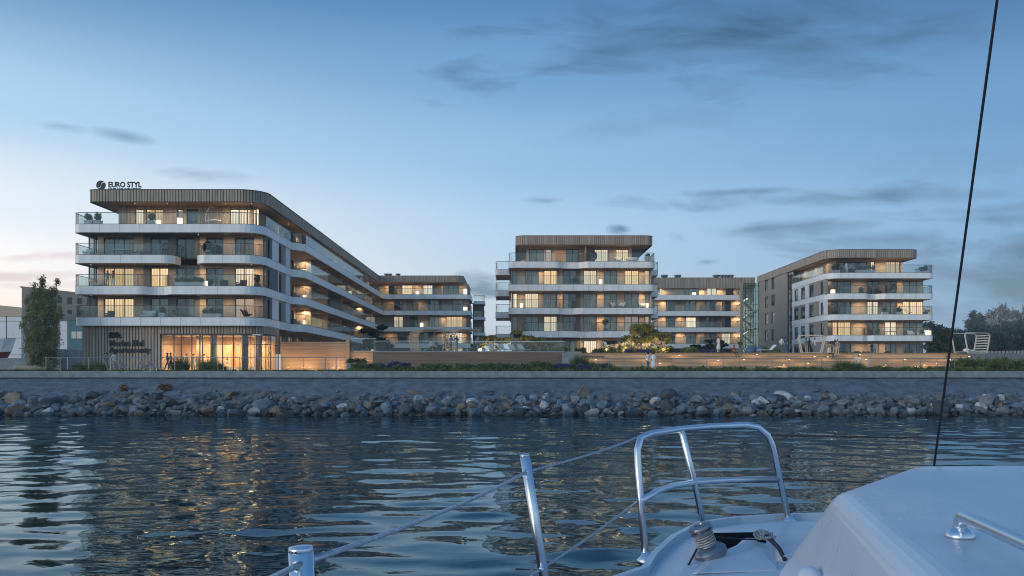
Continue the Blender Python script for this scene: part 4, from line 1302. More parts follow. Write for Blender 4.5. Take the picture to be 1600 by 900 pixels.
MB().ball((0.1, 0.7, 0.3), 0.28, 10, 6, (1.5, 1, 0.4)).obj('cushion', M['white_fabric'], t, smooth=True)
def shell(label, x, y, z, w, h, depth):
    """a bent timber shell: ribs that rise, round over and run out as a roof, with slats laid across them"""
    t = thing('pergola', label, 'pergola', (x, y, z), RAD(30))
    P = flat(rpath([(-w * .36, 0), (-w / 2, h, 0.9), (w / 2, h)], 8))
    for i in range(4):
        yy = depth * i / 3
        MB().tube([(p.x, yy, p.y) for p in P], 0.05, 6).obj('rib', M['wood_wall'], t)
    MB().tube([(w * .42, 0, 0), (w * .46, 0, h)], .045, 6).obj('post', M['wood_wall'], t)
    MB().tube([(w * .42, depth, 0), (w * .46, depth, h)], .045, 6).obj('post', M['wood_wall'], t)
    acc = 0.1
    for i in range(len(P) - 1):
        L = (P[i + 1] - P[i]).length; d = (P[i + 1] - P[i]) / L
        while acc < L:
            c = P[i] + d * acc; n_ = Vector((-d.y, d.x)) * 0.055
            a_ = c + n_ - d * .05; e_ = c + n_ + d * .05
            MB().add([(a_.x, -.05, a_.y), (e_.x, -.05, e_.y), (e_.x, depth + .05, e_.y), (a_.x, depth + .05, a_.y)] + [(q.x + n_.x * .5, yy, q.y + n_.y * .5) for q, yy in ((a_, -.05), (e_, -.05), (e_, depth + .05), (a_, depth + .05))],
                     [(0, 3, 2, 1), (4, 5, 6, 7), (0, 1, 5, 4), (1, 2, 6, 5), (2, 3, 7, 6), (3, 0, 4, 7)]).obj('slat', M['wood_wall'], t)
            acc += 0.2
        acc -= L
shell('curved slatted timber pergola on the podium deck beside the dark pine', px(676, 97), 95, ZD, 3.3, 2.45, 2.4)
shell('curved slatted timber pergola on the podium deck behind the sitting group', px(730, 97), 95.4, ZD, 3.2, 2.45, 2.4)
for p in (668, 722):
    g_ = [o for o in bpy.data.objects if o.name.startswith('pergola') and abs(o.location.x - px(p + 6, 97)) < 0.8]
    if g_:
        lamp(g_[0], px(p, 96.5), 96.4, ZD + 2.15, 40, soft=0.2)
# ================================================================== VEGETATION
def leaves(name, m, blobs, n, size, parent, seed, loc=(0, 0, 0), up=0.0, shell=0.55, flat_=1.0, kind=None, spread_=1.0):
    """n small leaf quads spread through ellipsoids (x, y, z, rx, ry, rz), gathered in clumps with gaps between"""
    rg = np.random.default_rng(seed)
    n = int(n * 2.4); size = size * 1.25
    bl = np.array(blobs, float)
    vol = bl[:, 3] * bl[:, 4] * bl[:, 5]
    nc = max(4, n // 20)
    vol = vol ** 0.75; bi = rg.choice(len(bl), nc, p=vol / vol.sum())
    d = rg.normal(size=(nc, 3)); d /= np.linalg.norm(d, axis=1)[:, None]
    r = (shell + (1 - shell) * rg.random(nc)) * rg.random(nc) ** 0.25
    c = bl[bi, :3] + d * r[:, None] * bl[bi, 3:]
    ci = rg.integers(0, nc, n)
    cr = (bl[bi, 3:].min(axis=1) * 0.26)[ci]
    p = c[ci] + rg.normal(size=(n, 3)) * (np.minimum(cr, size * 3.5) * spread_)[:, None] * np.array([1, 1, flat_])
    s = size * rg.uniform(0.55, 1.35, n)
    a = rg.normal(size=(n, 3)); a[:, 2] = a[:, 2] * (1 - up * 0.5) + up * 2
    a /= np.linalg.norm(a, axis=1)[:, None]
    b = np.cross(a, rg.normal(size=(n, 3))); b /= np.linalg.norm(b, axis=1)[:, None]
    v = np.empty((n, 4, 3))
    v[:, 0] = p - a * s[:, None]
    v[:, 1] = p + b * s[:, None] * 0.42
    v[:, 2] = p + a * s[:, None]
    v[:, 3] = p - b * s[:, None] * 0.42
    me = bpy.data.meshes.new(name)
    me.vertices.add(n * 4); me.vertices.foreach_set('co', v.reshape(-1))
    me.loops.add(n * 4); me.loops.foreach_set('vertex_index', np.arange(n * 4, dtype=np.int32))
    me.polygons.add(n); me.polygons.foreach_set('loop_start', np.arange(0, n * 4, 4, dtype=np.int32)); me.polygons.foreach_set('loop_total', np.full(n, 4, dtype=np.int32))
    me.materials.append(m); me.update()
    o = obj(name, me, parent, loc)
    if kind: o['kind'] = kind
    return o
def blades(name, m, clumps, n, h, parent, seed, w=0.02, spread=0.5, kind=None):
    """arching grass blades rising from clump centres (x, y, z, radius, height)"""
    rg = np.random.default_rng(seed); cl = np.array(clumps, float)
    ci = rg.integers(0, len(cl), n)
    an = rg.uniform(0, 2 * np.pi, n); rr_ = np.sqrt(rg.random(n)) * cl[ci, 3]
    base = cl[ci, :3] + np.stack([np.cos(an) * rr_ * 0.5, np.sin(an) * rr_ * 0.5, np.zeros(n)], 1)
    hh = cl[ci, 4] * rg.uniform(0.45, 1.2, n) * (1.1 - 0.6 * (rr_ / np.maximum(cl[ci, 3], 1e-3)) ** 2)
    tip = base + np.stack([np.cos(an) * (rr_ * 0.6 + spread * hh * 0.4), np.sin(an) * (rr_ * 0.6 + spread * hh * 0.4), hh], 1)
    mid = base * 0.5 + tip * 0.5; mid[:, 2] = base[:, 2] + hh * 0.72
    sd_ = np.stack([-np.sin(an + 0.8), np.cos(an + 0.8), np.zeros(n)], 1) * w
    v = np.empty((n, 5, 3)); v[:, 0] = base - sd_; v[:, 1] = base + sd_; v[:, 2] = mid + sd_ * 0.8; v[:, 3] = tip; v[:, 4] = mid - sd_ * 0.8
    me = bpy.data.meshes.new(name)
    me.vertices.add(n * 5); me.vertices.foreach_set('co', v.reshape(-1))
    me.loops.add(n * 5); me.loops.foreach_set('vertex_index', np.arange(n * 5, dtype=np.int32))
    me.polygons.add(n); me.polygons.foreach_set('loop_start', np.arange(0, n * 5, 5, dtype=np.int32)); me.polygons.foreach_set('loop_total', np.full(n, 5, dtype=np.int32))
    me.materials.append(m); me.update()
    o = obj(name, me, parent)
    if kind: o['kind'] = kind
    return o
def limbs(t, h, r0, n, spread, seed, lean=0.0, start=0.2):
    rg = random.Random(seed); mb = MB()
    top = (lean * h, 0, h)
    mb.tube([(0, 0, -0.1), (lean * h * 0.2 + rg.uniform(-.05, .05) * h * 0.3, 0, h * 0.35), (lean * h * 0.6, 0.03 * h, h * 0.7), top], [r0, r0 * 0.75, r0 * 0.45, r0 * 0.12], 8)
    mb.obj('trunk', M['bark'], t, smooth=True)
    for i in range(n):
        z = h * (start + (0.85 - start) * i / n); a = rg.uniform(0, 6.28); L = spread * (1.05 - 0.5 * i / n) * rg.uniform(0.7, 1.1)
        bx = lean * z
        MB().tube([(bx, 0, z), (bx + math.cos(a) * L * 0.5, math.sin(a) * L * 0.5, z + L * 0.35), (bx + math.cos(a) * L, math.sin(a) * L, z + L * 0.75)], [r0 * 0.42, r0 * 0.25, r0 * 0.06], 6).obj('limb', M['bark'], t, smooth=True)

# poplar clump at the left: several upright leaders
pt = thing('poplar_tree', 'tall upright many-stemmed poplar standing alone beside the left end of the railing', 'tree', (px(66, 84), 84, ZG))
rg = random.Random(11); bl5 = []
for (x, y, h, w) in [(-1.35, 0.2, 6.6, 0.42), (-0.75, -0.3, 8.0, 0.5), (-0.1, 0.3, 8.7, 0.55), (0.5, -0.2, 7.3, 0.55), (1.2, 0.2, 8.5, 0.42), (1.6, -0.1, 6.0, 0.4), (-1.7, 0.0, 5.0, 0.4)]:
    MB().tube([(x * 0.12, y * 0.2, -0.1), (x * 0.6, y * 0.6, h * 0.3), (x * 0.95, y, h * 0.7), (x * 1.05, y, h * 0.98)], [0.09, 0.075, 0.04, 0.01], 7).obj('trunk', M['bark'], pt, smooth=True)
    for k in range(9):
        f = 0.10 + 0.88 * k / 8
        ww = w * (1.75 - 1.1 * f) * rg.uniform(0.75, 1.25)
        bl5.append((x * (0.35 + 0.7 * f) + rg.uniform(-.18, .18), y + rg.uniform(-.2, .2), h * f, ww, ww, h * 0.085))
leaves('crown', M['leaf_poplar'], bl5, 12500, 0.085, pt, 5, up=0.5, shell=0.1, spread_=1.5)

def shrub(label, p, d, z, w, h, m, n, size, seed, name='shrub', cat='shrub', grp=None, trunk=True, blobs=None):
    t = thing(name, label, cat, (px(p, d), d, z), group=grp)
    rg = random.Random(seed)
    if blobs is None:
        blobs = []
        for i in range(13):
            a = rg.uniform(0, 6.28); r_ = rg.uniform(0.1, 0.85)
            blobs.append((math.cos(a) * r_ * w / 2, math.sin(a) * r_ * w / 3, h * rg.uniform(0.22, 0.92 - 0.4 * r_), w * rg.uniform(0.10, 0.19), w * rg.uniform(0.10, 0.18), h * rg.uniform(0.08, 0.17)))
    leaves('crown', M[m], blobs, n, size, t, seed)
    if trunk:
        limbs(t, h * 0.75, 0.03 * h + 0.02, 5, w * 0.3, seed, start=0.15)
    return t
shrub('broad rounded green tree rising above pale grasses before the central building', 1004, 104, ZD, 7.0, 3.7, 'leaf_bright', 4500, 0.10, 21, 'garden_tree', 'tree')
leaves('crown', M['leaf_bright'], [(-1.8, -0.6, 1.7, 0.9, 0.7, 0.5), (-0.8, -0.8, 2.5, 0.8, 0.7, 0.4), (0.3, -0.9, 3.1, 0.9, 0.7, 0.45), (1.4, -0.7, 2.1, 0.8, 0.6, 0.5), (2.3, -0.5, 1.5, 0.8, 0.6, 0.4), (0.2, -1.0, 1.5, 1.2, 0.5, 0.4)], 3200, 0.09, bpy.data.objects['garden_tree'], 22)
cb = []
rg = random.Random(4)
for i in range(9):                                       # cloud-pruned pads
    a = rg.uniform(-1, 1)
    cb.append((a * 1.6, rg.uniform(-.5, .5), 1.2 + rg.uniform(0, 1.6) * (1.1 - abs(a) * 0.6), 0.68, 0.5, 0.2))
shrub('low yellow-green layered garden tree beside the left corner of the central building', 803, 103, ZD, 3.6, 2.9, 'leaf_bright', 2800, 0.09, 31, 'garden_tree', 'tree', blobs=cb)
shrub('rounded green bush just right of the layered yellow-green tree', 833, 105, ZD, 5.0, 2.5, 'leaf_bright', 2200, 0.085, 32)
shrub('small yellow-green bush left of the layered tree at the edge of the deck', 770, 101, ZD, 3.6, 2.5, 'leaf_bright', 2000, 0.08, 33)
pb = [(rg.uniform(-1.7, 1.7), rg.uniform(-.6, .6), 0.75 + rg.uniform(0, 0.9), 0.7, 0.5, 0.2) for _ in range(10)]
shrub('low spreading dark pine in front of the rear balconies', 1108, 106, ZD, 3.8, 1.9, 'leaf_pine', 3200, 0.085, 41, 'pine_tree', 'tree', blobs=pb)
pb = [(rg.uniform(-1.5, 1.5), rg.uniform(-.6, .6), 0.8 + rg.uniform(0, 2.2), 0.75, 0.5, 0.26) for _ in range(13)]
shrub('dark layered pine behind the glass balustrade beside the receding wing', 588, 99, ZD, 4.0, 3.2, 'leaf_pine', 4200, 0.09, 42, 'pine_tree', 'tree', blobs=pb)
shrub('dark green bush between the two curved pergolas', 697, 100, ZD, 2.2, 1.7, 'leaf_dark', 1400, 0.08, 43)
shrub('small dark bush behind the sitting group at the second curved pergola', 742, 99, ZD, 1.6, 1.5, 'leaf_dark', 1100, 0.08, 44)
shrub('small rounded dark bush beside the lit ground-floor doors of the central building', 908, 106, ZD, 1.7, 1.2, 'leaf_dark', 1000, 0.07, 45)
shrub('dark mass of bushes beside the right end of the right-hand building', 1474, 138, ZD, 6.5, 4.6, 'leaf_dark', 3800, 0.16, 46)
for i, (p, w) in enumerate(((1318, 3.4), (1345, 3.8), (1384, 3.2), (1421, 3.6))):
    shrub(('low clipped bush %s' % ('under the left balcony corner of the right-hand building', 'before the lit ground-floor window of the right-hand building', 'between two ground-floor windows of the right-hand building', 'at the dark ground-floor windows near the right end')[i]), p, 124, ZD, w, 0.9, 'leaf_dark', 1200, 0.08, 50 + i, trunk=False, grp='bushes along the right-hand building')
hd = [(x, y, 0.55 + 0.15 * math.sin(x * 2.1), 0.9, 0.8, 0.55) for x in np.arange(-2.6, 9, 0.9) for y in (-0.8, 0.6)]
t = thing('hedge', 'wide low leafy hedge at the far right in front of the pool wall', 'hedge', (px(1548, 83), 83, ZG))
leaves('foliage', M['leaf_bright'], hd, 9000, 0.085, t, 61)
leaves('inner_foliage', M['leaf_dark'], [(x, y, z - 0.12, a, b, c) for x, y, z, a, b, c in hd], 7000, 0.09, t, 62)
# planting strip along the quay
rg = random.Random(8)
x0s, x1s = px(548, 81), px(1525, 81)
cov = [(rg.uniform(x0s, x1s), rg.uniform(79.3, 82.0), ZG + 0.12, 0.7, 0.45, rg.uniform(0.14, 0.34)) for _ in range(170)]
leaves('ground_cover', M['grass'], cov, 26000, 0.075, None, 71, up=0.4, kind='stuff')
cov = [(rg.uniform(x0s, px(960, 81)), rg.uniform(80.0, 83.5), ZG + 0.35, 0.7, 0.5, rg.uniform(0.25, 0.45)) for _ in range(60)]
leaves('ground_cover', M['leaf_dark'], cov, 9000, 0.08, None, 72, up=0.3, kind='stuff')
gr_ = [(rg.uniform(-62, px(548, 80)), rg.uniform(78.7, 79.3), ZG, 0.2, rg.uniform(0.1, 0.22)) for _ in range(700)]
blades('grass', M['grass'], gr_, 16000, 0.2, None, 73, w=0.018, kind='stuff')
gr_ = [(rg.uniform(px(548, 80), 62), rg.uniform(78.7, 79.4), ZG, 0.2, rg.uniform(0.16, 0.34)) for _ in range(700)]
blades('grass', M['grass'], gr_, 16000, 0.2, None, 74, w=0.018, kind='stuff')
def clump(label, p, d, z, r, h, m, n, seed, name='grass_clump', cat='grass clump', w=0.018, grp=None, plumes=None):
    t = thing(name, label, cat, (px(p, d), d, z), group=grp)
    blades('blades', M[m], [(0, 0, 0, r, h)] + [(math.cos(a) * r * 0.6, math.sin(a) * r * 0.5, 0, r * 0.7, h * 0.85) for a in (0.4, 1.7, 3.0, 4.4, 5.5)], n, h, t, seed, w=w, spread=0.7)
    if plumes:
        leaves('plumes', M[plumes], [(math.cos(a) * r * 0.8, math.sin(a) * r * 0.6, h * 0.95, r * 0.28, r * 0.28, h * 0.22) for a in np.arange(0, 6.28, 0.8)] + [(0, 0, h * 1.05, r * 0.3, r * 0.3, h * .2)], int(n * 0.5), 0.055, t, seed + 1, up=0.8)
    return t
clump('rounded tuft of green ornamental grass left of the paired walkers', 122, 82, ZG, 0.6, 0.85, 'grass', 900, 81)
clump('wide tuft of green ornamental grass under the wall lettering', 150, 82, ZG, 0.9, 0.95, 'grass', 1500, 82)
clump('tall bamboo-like green tuft before the lobby glass, left of the robed pair', 281, 83, ZG, 0.75, 1.4, 'grass', 1200, 83)
clump('broad green tuft before the lobby glass near the middle column', 329, 83, ZG, 1.0, 1.15, 'grass', 1700, 84)
clump('pale feathery grass clump at the foot of the poplar', 42, 82, ZG, 1.3, 0.6, 'plume', 1500, 85)
clump('rounded green grass ball left of the blue lavender bed', 841, 81, ZG, 0.95, 1.05, 'grass', 2200, 86)
clump('upright rounded green grass ball in the middle of the blue lavender bed', 905, 82.5, ZG, 0.75, 1.45, 'grass', 1900, 87)
clump('bright green grass tuft in front of the steps near the gate gap', 1320, 80.5, ZG, 0.9, 1.0, 'grass', 1500, 88)
clump('smaller green grass tuft right beside the gate gap', 1338, 80.7, ZG, 0.7, 0.85, 'grass', 1000, 89)
pl_lab = ['nearest the standing couple', 'second in the pale row', 'third in the pale row', 'in front of the broad tree, left half', 'in front of the broad tree, right half', 'at the right end of the pale row']
for i, p in enumerate((955, 969, 983, 998, 1014, 1030)):
    clump('cream plumed pampas grass clump ' + pl_lab[i], p, 100.5 + (i % 2) * 0.8, ZD - 0.05, 0.75, 0.95 + 0.15 * (i % 3), 'grass', 600, 90 + i * 2, plumes='plume', grp='pampas clumps')
def bed(name, label, p0, p1, d0, d1, z, h, m, n, seed, cat='flower bed'):
    t = thing(name, label, cat, (px((p0 + p1) / 2, d0), (d0 + d1) / 2, z))
    rg = random.Random(seed); w = px(p1, d0) - px(p0, d0)
    bb = [(rg.uniform(-w / 2, w / 2), rg.uniform(-(d1 - d0) / 2, (d1 - d0) / 2), h * rg.uniform(0.35, 0.7), 0.5, 0.4, h * 0.45) for _ in range(max(6, int(w * 2.2)))]
    leaves('flowers', M[m], bb, n, 0.06, t, seed, up=0.9)
    leaves('leaf_base', M['grass'], [(x, y, z_ * 0.5, a, b_, c) for x, y, z_, a, b_, c in bb], n // 2, 0.07, t, seed + 1)
bed('lavender_bed', 'deep blue lavender drift below the left end of the podium', 585, 636, 81, 83, ZG, 0.75, 'lavender', 3500, 101)
bed('lavender_bed', 'long deep blue lavender drift around the two green grass balls', 862, 952, 79.8, 82, ZG, 0.62, 'lavender', 6500, 102)
bed('lavender_bed', 'short purple lavender row in front of the cream pampas grass', 980, 1014, 98.5, 99.3, ZD - 0.05, 0.5, 'lavender', 1800, 103)
bed('lavender_bed', 'short purple lavender row under the low spreading pine', 1094, 1120, 98.8, 99.6, ZD - 0.05, 0.5, 'lavender', 1500, 104)
bed('lawn_bed', 'yellow-green grass bed on the podium behind the sun loungers', 826, 884, 95, 98, ZD, 0.55, 'leaf_bright', 3500, 105, 'grass bed')
bed('lawn_bed', 'yellow-green low planting between the pampas grass and the standing couple', 925, 950, 99, 101, ZD, 0.6, 'leaf_bright', 1800, 106, 'grass bed')
bed('lawn_bed', 'green planting right of the pampas grass before the rear balconies', 1036, 1092, 100, 102, ZD, 0.75, 'leaf_bright', 2600, 107, 'grass bed')
bed('lawn_bed', 'yellow-green planting before the brown wing, behind the strolling pair', 1196, 1222, 108, 110, ZD, 1.0, 'leaf_bright', 1500, 108, 'grass bed')

for i, p in enumerate((948, 976, 1006, 1036)):
    t = thing('garden_light', 'small warm garden spike light ' + ('by the standing couple', 'before the second pampas clump', 'under the broad tree', 'right of the pampas row')[i], 'lamp', (px(p, 99.6), 99.6, ZD))
    MB().tube([(0, 0, -.1), (0, 0, .3)], .02, 6).obj('spike', M['black_metal'], t)
    ground_lamp(t, px(p, 99.6), 99.6, ZD + .3, 65)
for i, p in enumerate((984, 1024)):  # extra spots added to brighten the broad tree
    t = thing('garden_light', 'small warm garden spike light behind the pampas row, ' + ('left side of the broad tree', 'right side of the broad tree')[i], 'lamp', (px(p, 101.9), 101.9, ZD))
    MB().tube([(0, 0, -.1), (0, 0, .75)], .02, 6).obj('spike', M['black_metal'], t)
    ground_lamp(t, px(p, 101.9), 101.9, ZD + .75, 65)
for i, p in enumerate((764, 798, 842)):
    t = thing('garden_light', 'small warm garden spike light ' + ('below the bush at the deck edge', 'under the layered yellow-green tree', 'before the dark rounded bush')[i], 'lamp', (px(p, 100.2), 100.2, ZD))
    MB().tube([(0, 0, -.1), (0, 0, .3)], .02, 6).obj('spike', M['black_metal'], t)
    ground_lamp(t, px(p, 100.2), 100.2, ZD + .35, 90)
# far trees at the right
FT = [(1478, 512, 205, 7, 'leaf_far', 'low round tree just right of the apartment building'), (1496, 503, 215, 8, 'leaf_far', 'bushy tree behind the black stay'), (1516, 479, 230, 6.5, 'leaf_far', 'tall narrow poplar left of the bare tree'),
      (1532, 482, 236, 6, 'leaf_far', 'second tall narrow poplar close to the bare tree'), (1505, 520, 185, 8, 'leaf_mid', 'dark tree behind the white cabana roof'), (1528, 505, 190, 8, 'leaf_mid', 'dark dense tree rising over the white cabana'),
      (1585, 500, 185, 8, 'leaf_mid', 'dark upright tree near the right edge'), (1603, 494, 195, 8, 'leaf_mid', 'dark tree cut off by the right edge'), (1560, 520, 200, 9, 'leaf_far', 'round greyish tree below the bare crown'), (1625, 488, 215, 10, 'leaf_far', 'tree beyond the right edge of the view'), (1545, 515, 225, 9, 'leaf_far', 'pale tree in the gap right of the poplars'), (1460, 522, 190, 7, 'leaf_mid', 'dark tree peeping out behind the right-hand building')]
for i, (p, yt, d, w, m, lab) in enumerate(FT):
    h = pz(yt, d) - 3.3
    t = thing('background_tree', 'distant ' + lab, 'tree', (px(p, d), d, 3.3), group='trees beyond the right-hand building')
    rg = random.Random(200 + i); bb = []
    for k in range(16):
        f = rg.uniform(0.12, 0.95); a = rg.uniform(0, 6.28); prof = math.sin(math.pi * min(1, f * 0.72 + 0.2)) * (0.75 if w > 6.6 else 0.55)
        bb.append((math.cos(a) * w * 0.36 * prof, math.sin(a) * w * 0.36 * prof, h * f, w * 0.18, w * 0.18, h * 0.085))
    leaves('crown', M[m], bb, 2600, 0.26, t, 300 + i, up=0.3, shell=0.3)
    limbs(t, h * 0.8, 0.022 * h, 6, w * 0.3, 400 + i)
for i, (p, d) in enumerate(((1470, 160), (1497, 168), (1522, 162), (1549, 170), (1578, 166), (1606, 172))):
    shrub('dense broad bush low in the tree belt, ' + ('first from the right-hand building', 'behind the foot of the black stay', 'behind the white cabana', 'right of the white cabana', 'behind the pool wall', 'at the right edge')[i], p, d, 3.3, 13, (10.5, 11.5, 9.5, 10, 12, 11)[i], 'leaf_mid', 4200, 0.24, 700 + i, grp='bushes of the tree belt')
for i, (p, yt, d, w, lab) in enumerate([(1562, 470, 260, 17, 'wide bare grey-crowned tree'), (1600, 472, 265, 17, 'bare grey-crowned tree at the right edge')]):
    h = pz(yt, d) - 3.3
    t = thing('bare_tree', 'distant ' + lab, 'tree', (px(p, d), d, 3.3))
    bb = [(math.cos(a) * w * 0.3 * r, math.sin(a) * w * 0.3 * r, h * (0.62 + 0.28 * (1 - r)), w * 0.13, w * 0.13, h * 0.10) for a, r in [(0, 1), (1, .8), (2, 1), (3, .9), (4, 1), (5.2, .9), (0, 0.2), (2.5, .4)]]
    leaves('twigs', M['leaf_bare'], bb, 1500, 0.4, t, 500 + i, up=0.8, shell=0.2, flat_=1.2)
    limbs(t, h * 0.85, 0.02 * h, 12, w * 0.42, 510 + i, start=0.3)

# ================================================================== FAR THINGS AT THE LEFT AND RIGHT
w_ = thing('warehouse', 'pale warehouse with beige roof edge behind the red ship at far left', 'building', (-100, 170, 3.3))
MB().box(-30, 6.9, 0, 30, 0, 10.8).obj('wall', M['warehouse'], w_)
MB().hexa([(-30.3, -0.3, 10.8), (7.2, -0.3, 10.8), (7.2, 30.3, 10.8), (-30.3, 30.3, 10.8)], [(-30.3, -0.3, 16.2), (7.2, -0.3, 12.4), (7.2, 30.3, 12.4), (-30.3, 30.3, 16.2)]).obj('roof_edge', M['beige_trim'], w_)
for x in range(-28, 7, 4):
    MB().box(x, x + 0.12, -0.05, 0.0, 0, 10.8).obj('panel_joint', M['frame'], w_)
for z in (3.4, 6.6, 9.8):
    MB().box(-30, 6.9, -0.04, 0.0, z, z + 0.08).obj('panel_joint', M['frame'], w_)
bx_, bd = px(34, 200), 200
bb_ = thing('brick_building', 'distant brown brick block with small windows behind the poplar', 'building', (bx_, bd, 3.3))
hB = pz(450, 200) - 3.3; wB = px(119, 200) - bx_
MB().hexa([(0, 0, 0), (wB, 12, 0), (wB, 30, 0), (0, 24, 0)], [(0, 0, hB), (wB, 12, hB - 0.9), (wB, 30, hB - 0.9), (0, 24, hB)]).obj('wall', M['brick_far'], bb_)
MB().hexa([(-0.2, -0.2, hB), (wB + 0.2, 11.8, hB - 0.9), (wB + 0.2, 30, hB - 0.9), (-0.2, 24, hB)], [(-0.2, -0.2, hB + 0.4), (wB + 0.2, 11.8, hB - 0.5), (wB + 0.2, 30, hB - 0.5), (-0.2, 24, hB + 0.4)]).obj('roof', M['brick_far'], bb_)
sa = math.atan2(12, wB); wm = MB().box(0, 1.0, -0.06, 0.05, 0, 1.5).mesh('window', M['dark_glass']); fm_ = MB().box(-0.1, 1.1, -0.1, -0.02, -0.12, 0.0).mesh('sill', M['beige_trim'])
for c in range(7):
    for r in range(4):
        u = 1.0 + c * (wB / math.cos(sa) - 2) / 7
        q = obj('window', wm, bb_, (u * math.cos(sa), u * math.sin(sa), hB - 3.0 - r * 2.9), sa)
        obj('sill', fm_, q)
tx0, td = px(92, 160), 160
th_ = thing('teal_house', 'low teal building with one wide window between the poplar and the batten wall', 'building', (tx0, td, 3.3))
hT = pz(500, td) - 3.3; wT = px(140, td) - tx0
MB().box(px(105, td) - tx0, wT + 3, 0, 12, 0, hT).obj('wall', M['teal_paint'], th_)
MB().box(0, px(105, td) - tx0 - 0.02, 0.4, 12, 0, hT - 0.2).obj('wall', M['warehouse'], th_)
MB().box(px(104, td) - tx0, wT + 3.2, -0.2, 12.2, hT, hT + 0.5).obj('roof', M['roof_cap'], th_)
q = MB().box(px(111, td) - tx0, px(137, td) - tx0, -0.08, 0.05, pz(530, td) - 3.3, pz(517, td) - 3.3).obj('window', M['frame'], th_)
for k in range(3):
    a = px(112, td) - tx0 + k * 0.98
    MB().box(a, a + 0.88, -0.1, -0.085, pz(529, td) - 3.3, pz(518, td) - 3.3).obj('pane', M['curtain'], q)
# beached ship, bow to the right
sh = thing('ship', 'white and dark red ship hull with its bow pointing right at the left edge', 'boat', (px(25, 125), 125, 3.2))
mb = MB(); mr = MB()
prof = [(0.0, 6.3, 0.05), (-1.5, 6.1, 0.9), (-4, 5.7, 1.8), (-9, 5.2, 2.5), (-20, 5.0, 2.6)]
def hullpts(zt, fl, dx):
    return [(x + dx, s_ * w * fl) for x, _, w in prof for s_ in (1,)] + [(x + dx, -w * fl) for x, _, w in reversed(prof)]
lo = hullpts(0, 0.35, -3.0); mi = hullpts(0, 0.85, -0.8); hi = hullpts(0, 1.0, 0)
n = len(lo)
zz = [p[1] for p in prof] + [p[1] for p in reversed(prof)]
def loft(m_, a, za, b, zb_):
    vs = [(x, y, z) for (x, y), z in zip(a, za)] + [(x, y, z) for (x, y), z in zip(b, zb_)]
    m_.add(vs, [(i, (i + 1) % n, n + (i + 1) % n, n + i) for i in range(n)] + [tuple(range(n, 2 * n))])
loft(mr, lo, [0.2] * n, mi, [z * 0.62 for z in zz]); loft(mb, mi, [z * 0.62 for z in zz], hi, zz)
mr.obj('lower_hull', M['hull_red'], sh); mb.obj('upper_hull', M['hull_white'], sh)
for x in (-6, -12):
    MB().box(x - 0.3, x + 0.3, -2.4, 2.4, -0.25, 0.6).obj('cradle', M['rust'], sh)
MB().tube([(-0.3, 0, 6.2), (-0.6, 0, 7.2)], 0.05, 6).obj('jackstaff', M['hull_white'], sh)
MB().tube([(-7, 0, 5.2), (-7, 0, 13.5)], 0.11, 8).obj('mast', M['galvanised'], sh)
MB().box(-19, -9, -1.6, 1.6, 5.0, 7.4).obj('deckhouse', M['hull_white'], sh)
sh.scale = (0.8, 0.8, 0.8)
lw = thing('low_wall', 'pale concrete wall across the foot of the ship at the left edge', 'wall', (px(20, 100), 100, 3.3))
MB().box(-16, 5.4, 0, 0.4, 0, 1.6).obj('wall', M['concrete'], lw)
MB().box(-16.05, 5.45, -0.05, 0.45, 1.6, 1.7).obj('coping', M['concrete'], lw)
sb_ = thing('slip_wall', 'sloped dark yard wall below the teal building', 'wall', (px(112, 130), 130, 3.3))
MB().box(-3.0, 3.0, 0, 1, 0, 3.4).obj('wall', M['paving'], sb_)
MB().box(-3.05, 3.05, -0.05, 1.05, 3.4, 3.5).obj('coping', M['concrete'], sb_)
pw = thing('pool_wall', 'pale wall with slatted screen at the right edge behind the hedge', 'wall', (px(1575, 130), 130, 4.2))
MB().box(-4.6, 14, 0, 0.4, -1, 1.6).obj('wall', M['white_wall'], pw)
for k in range(30):
    x = -3.6 + k * 0.55
    MB().box(x, x + 0.4, 1.0, 1.06, 1.2, 2.3 + 0.01 * k).obj('slat', M['slab'], pw)
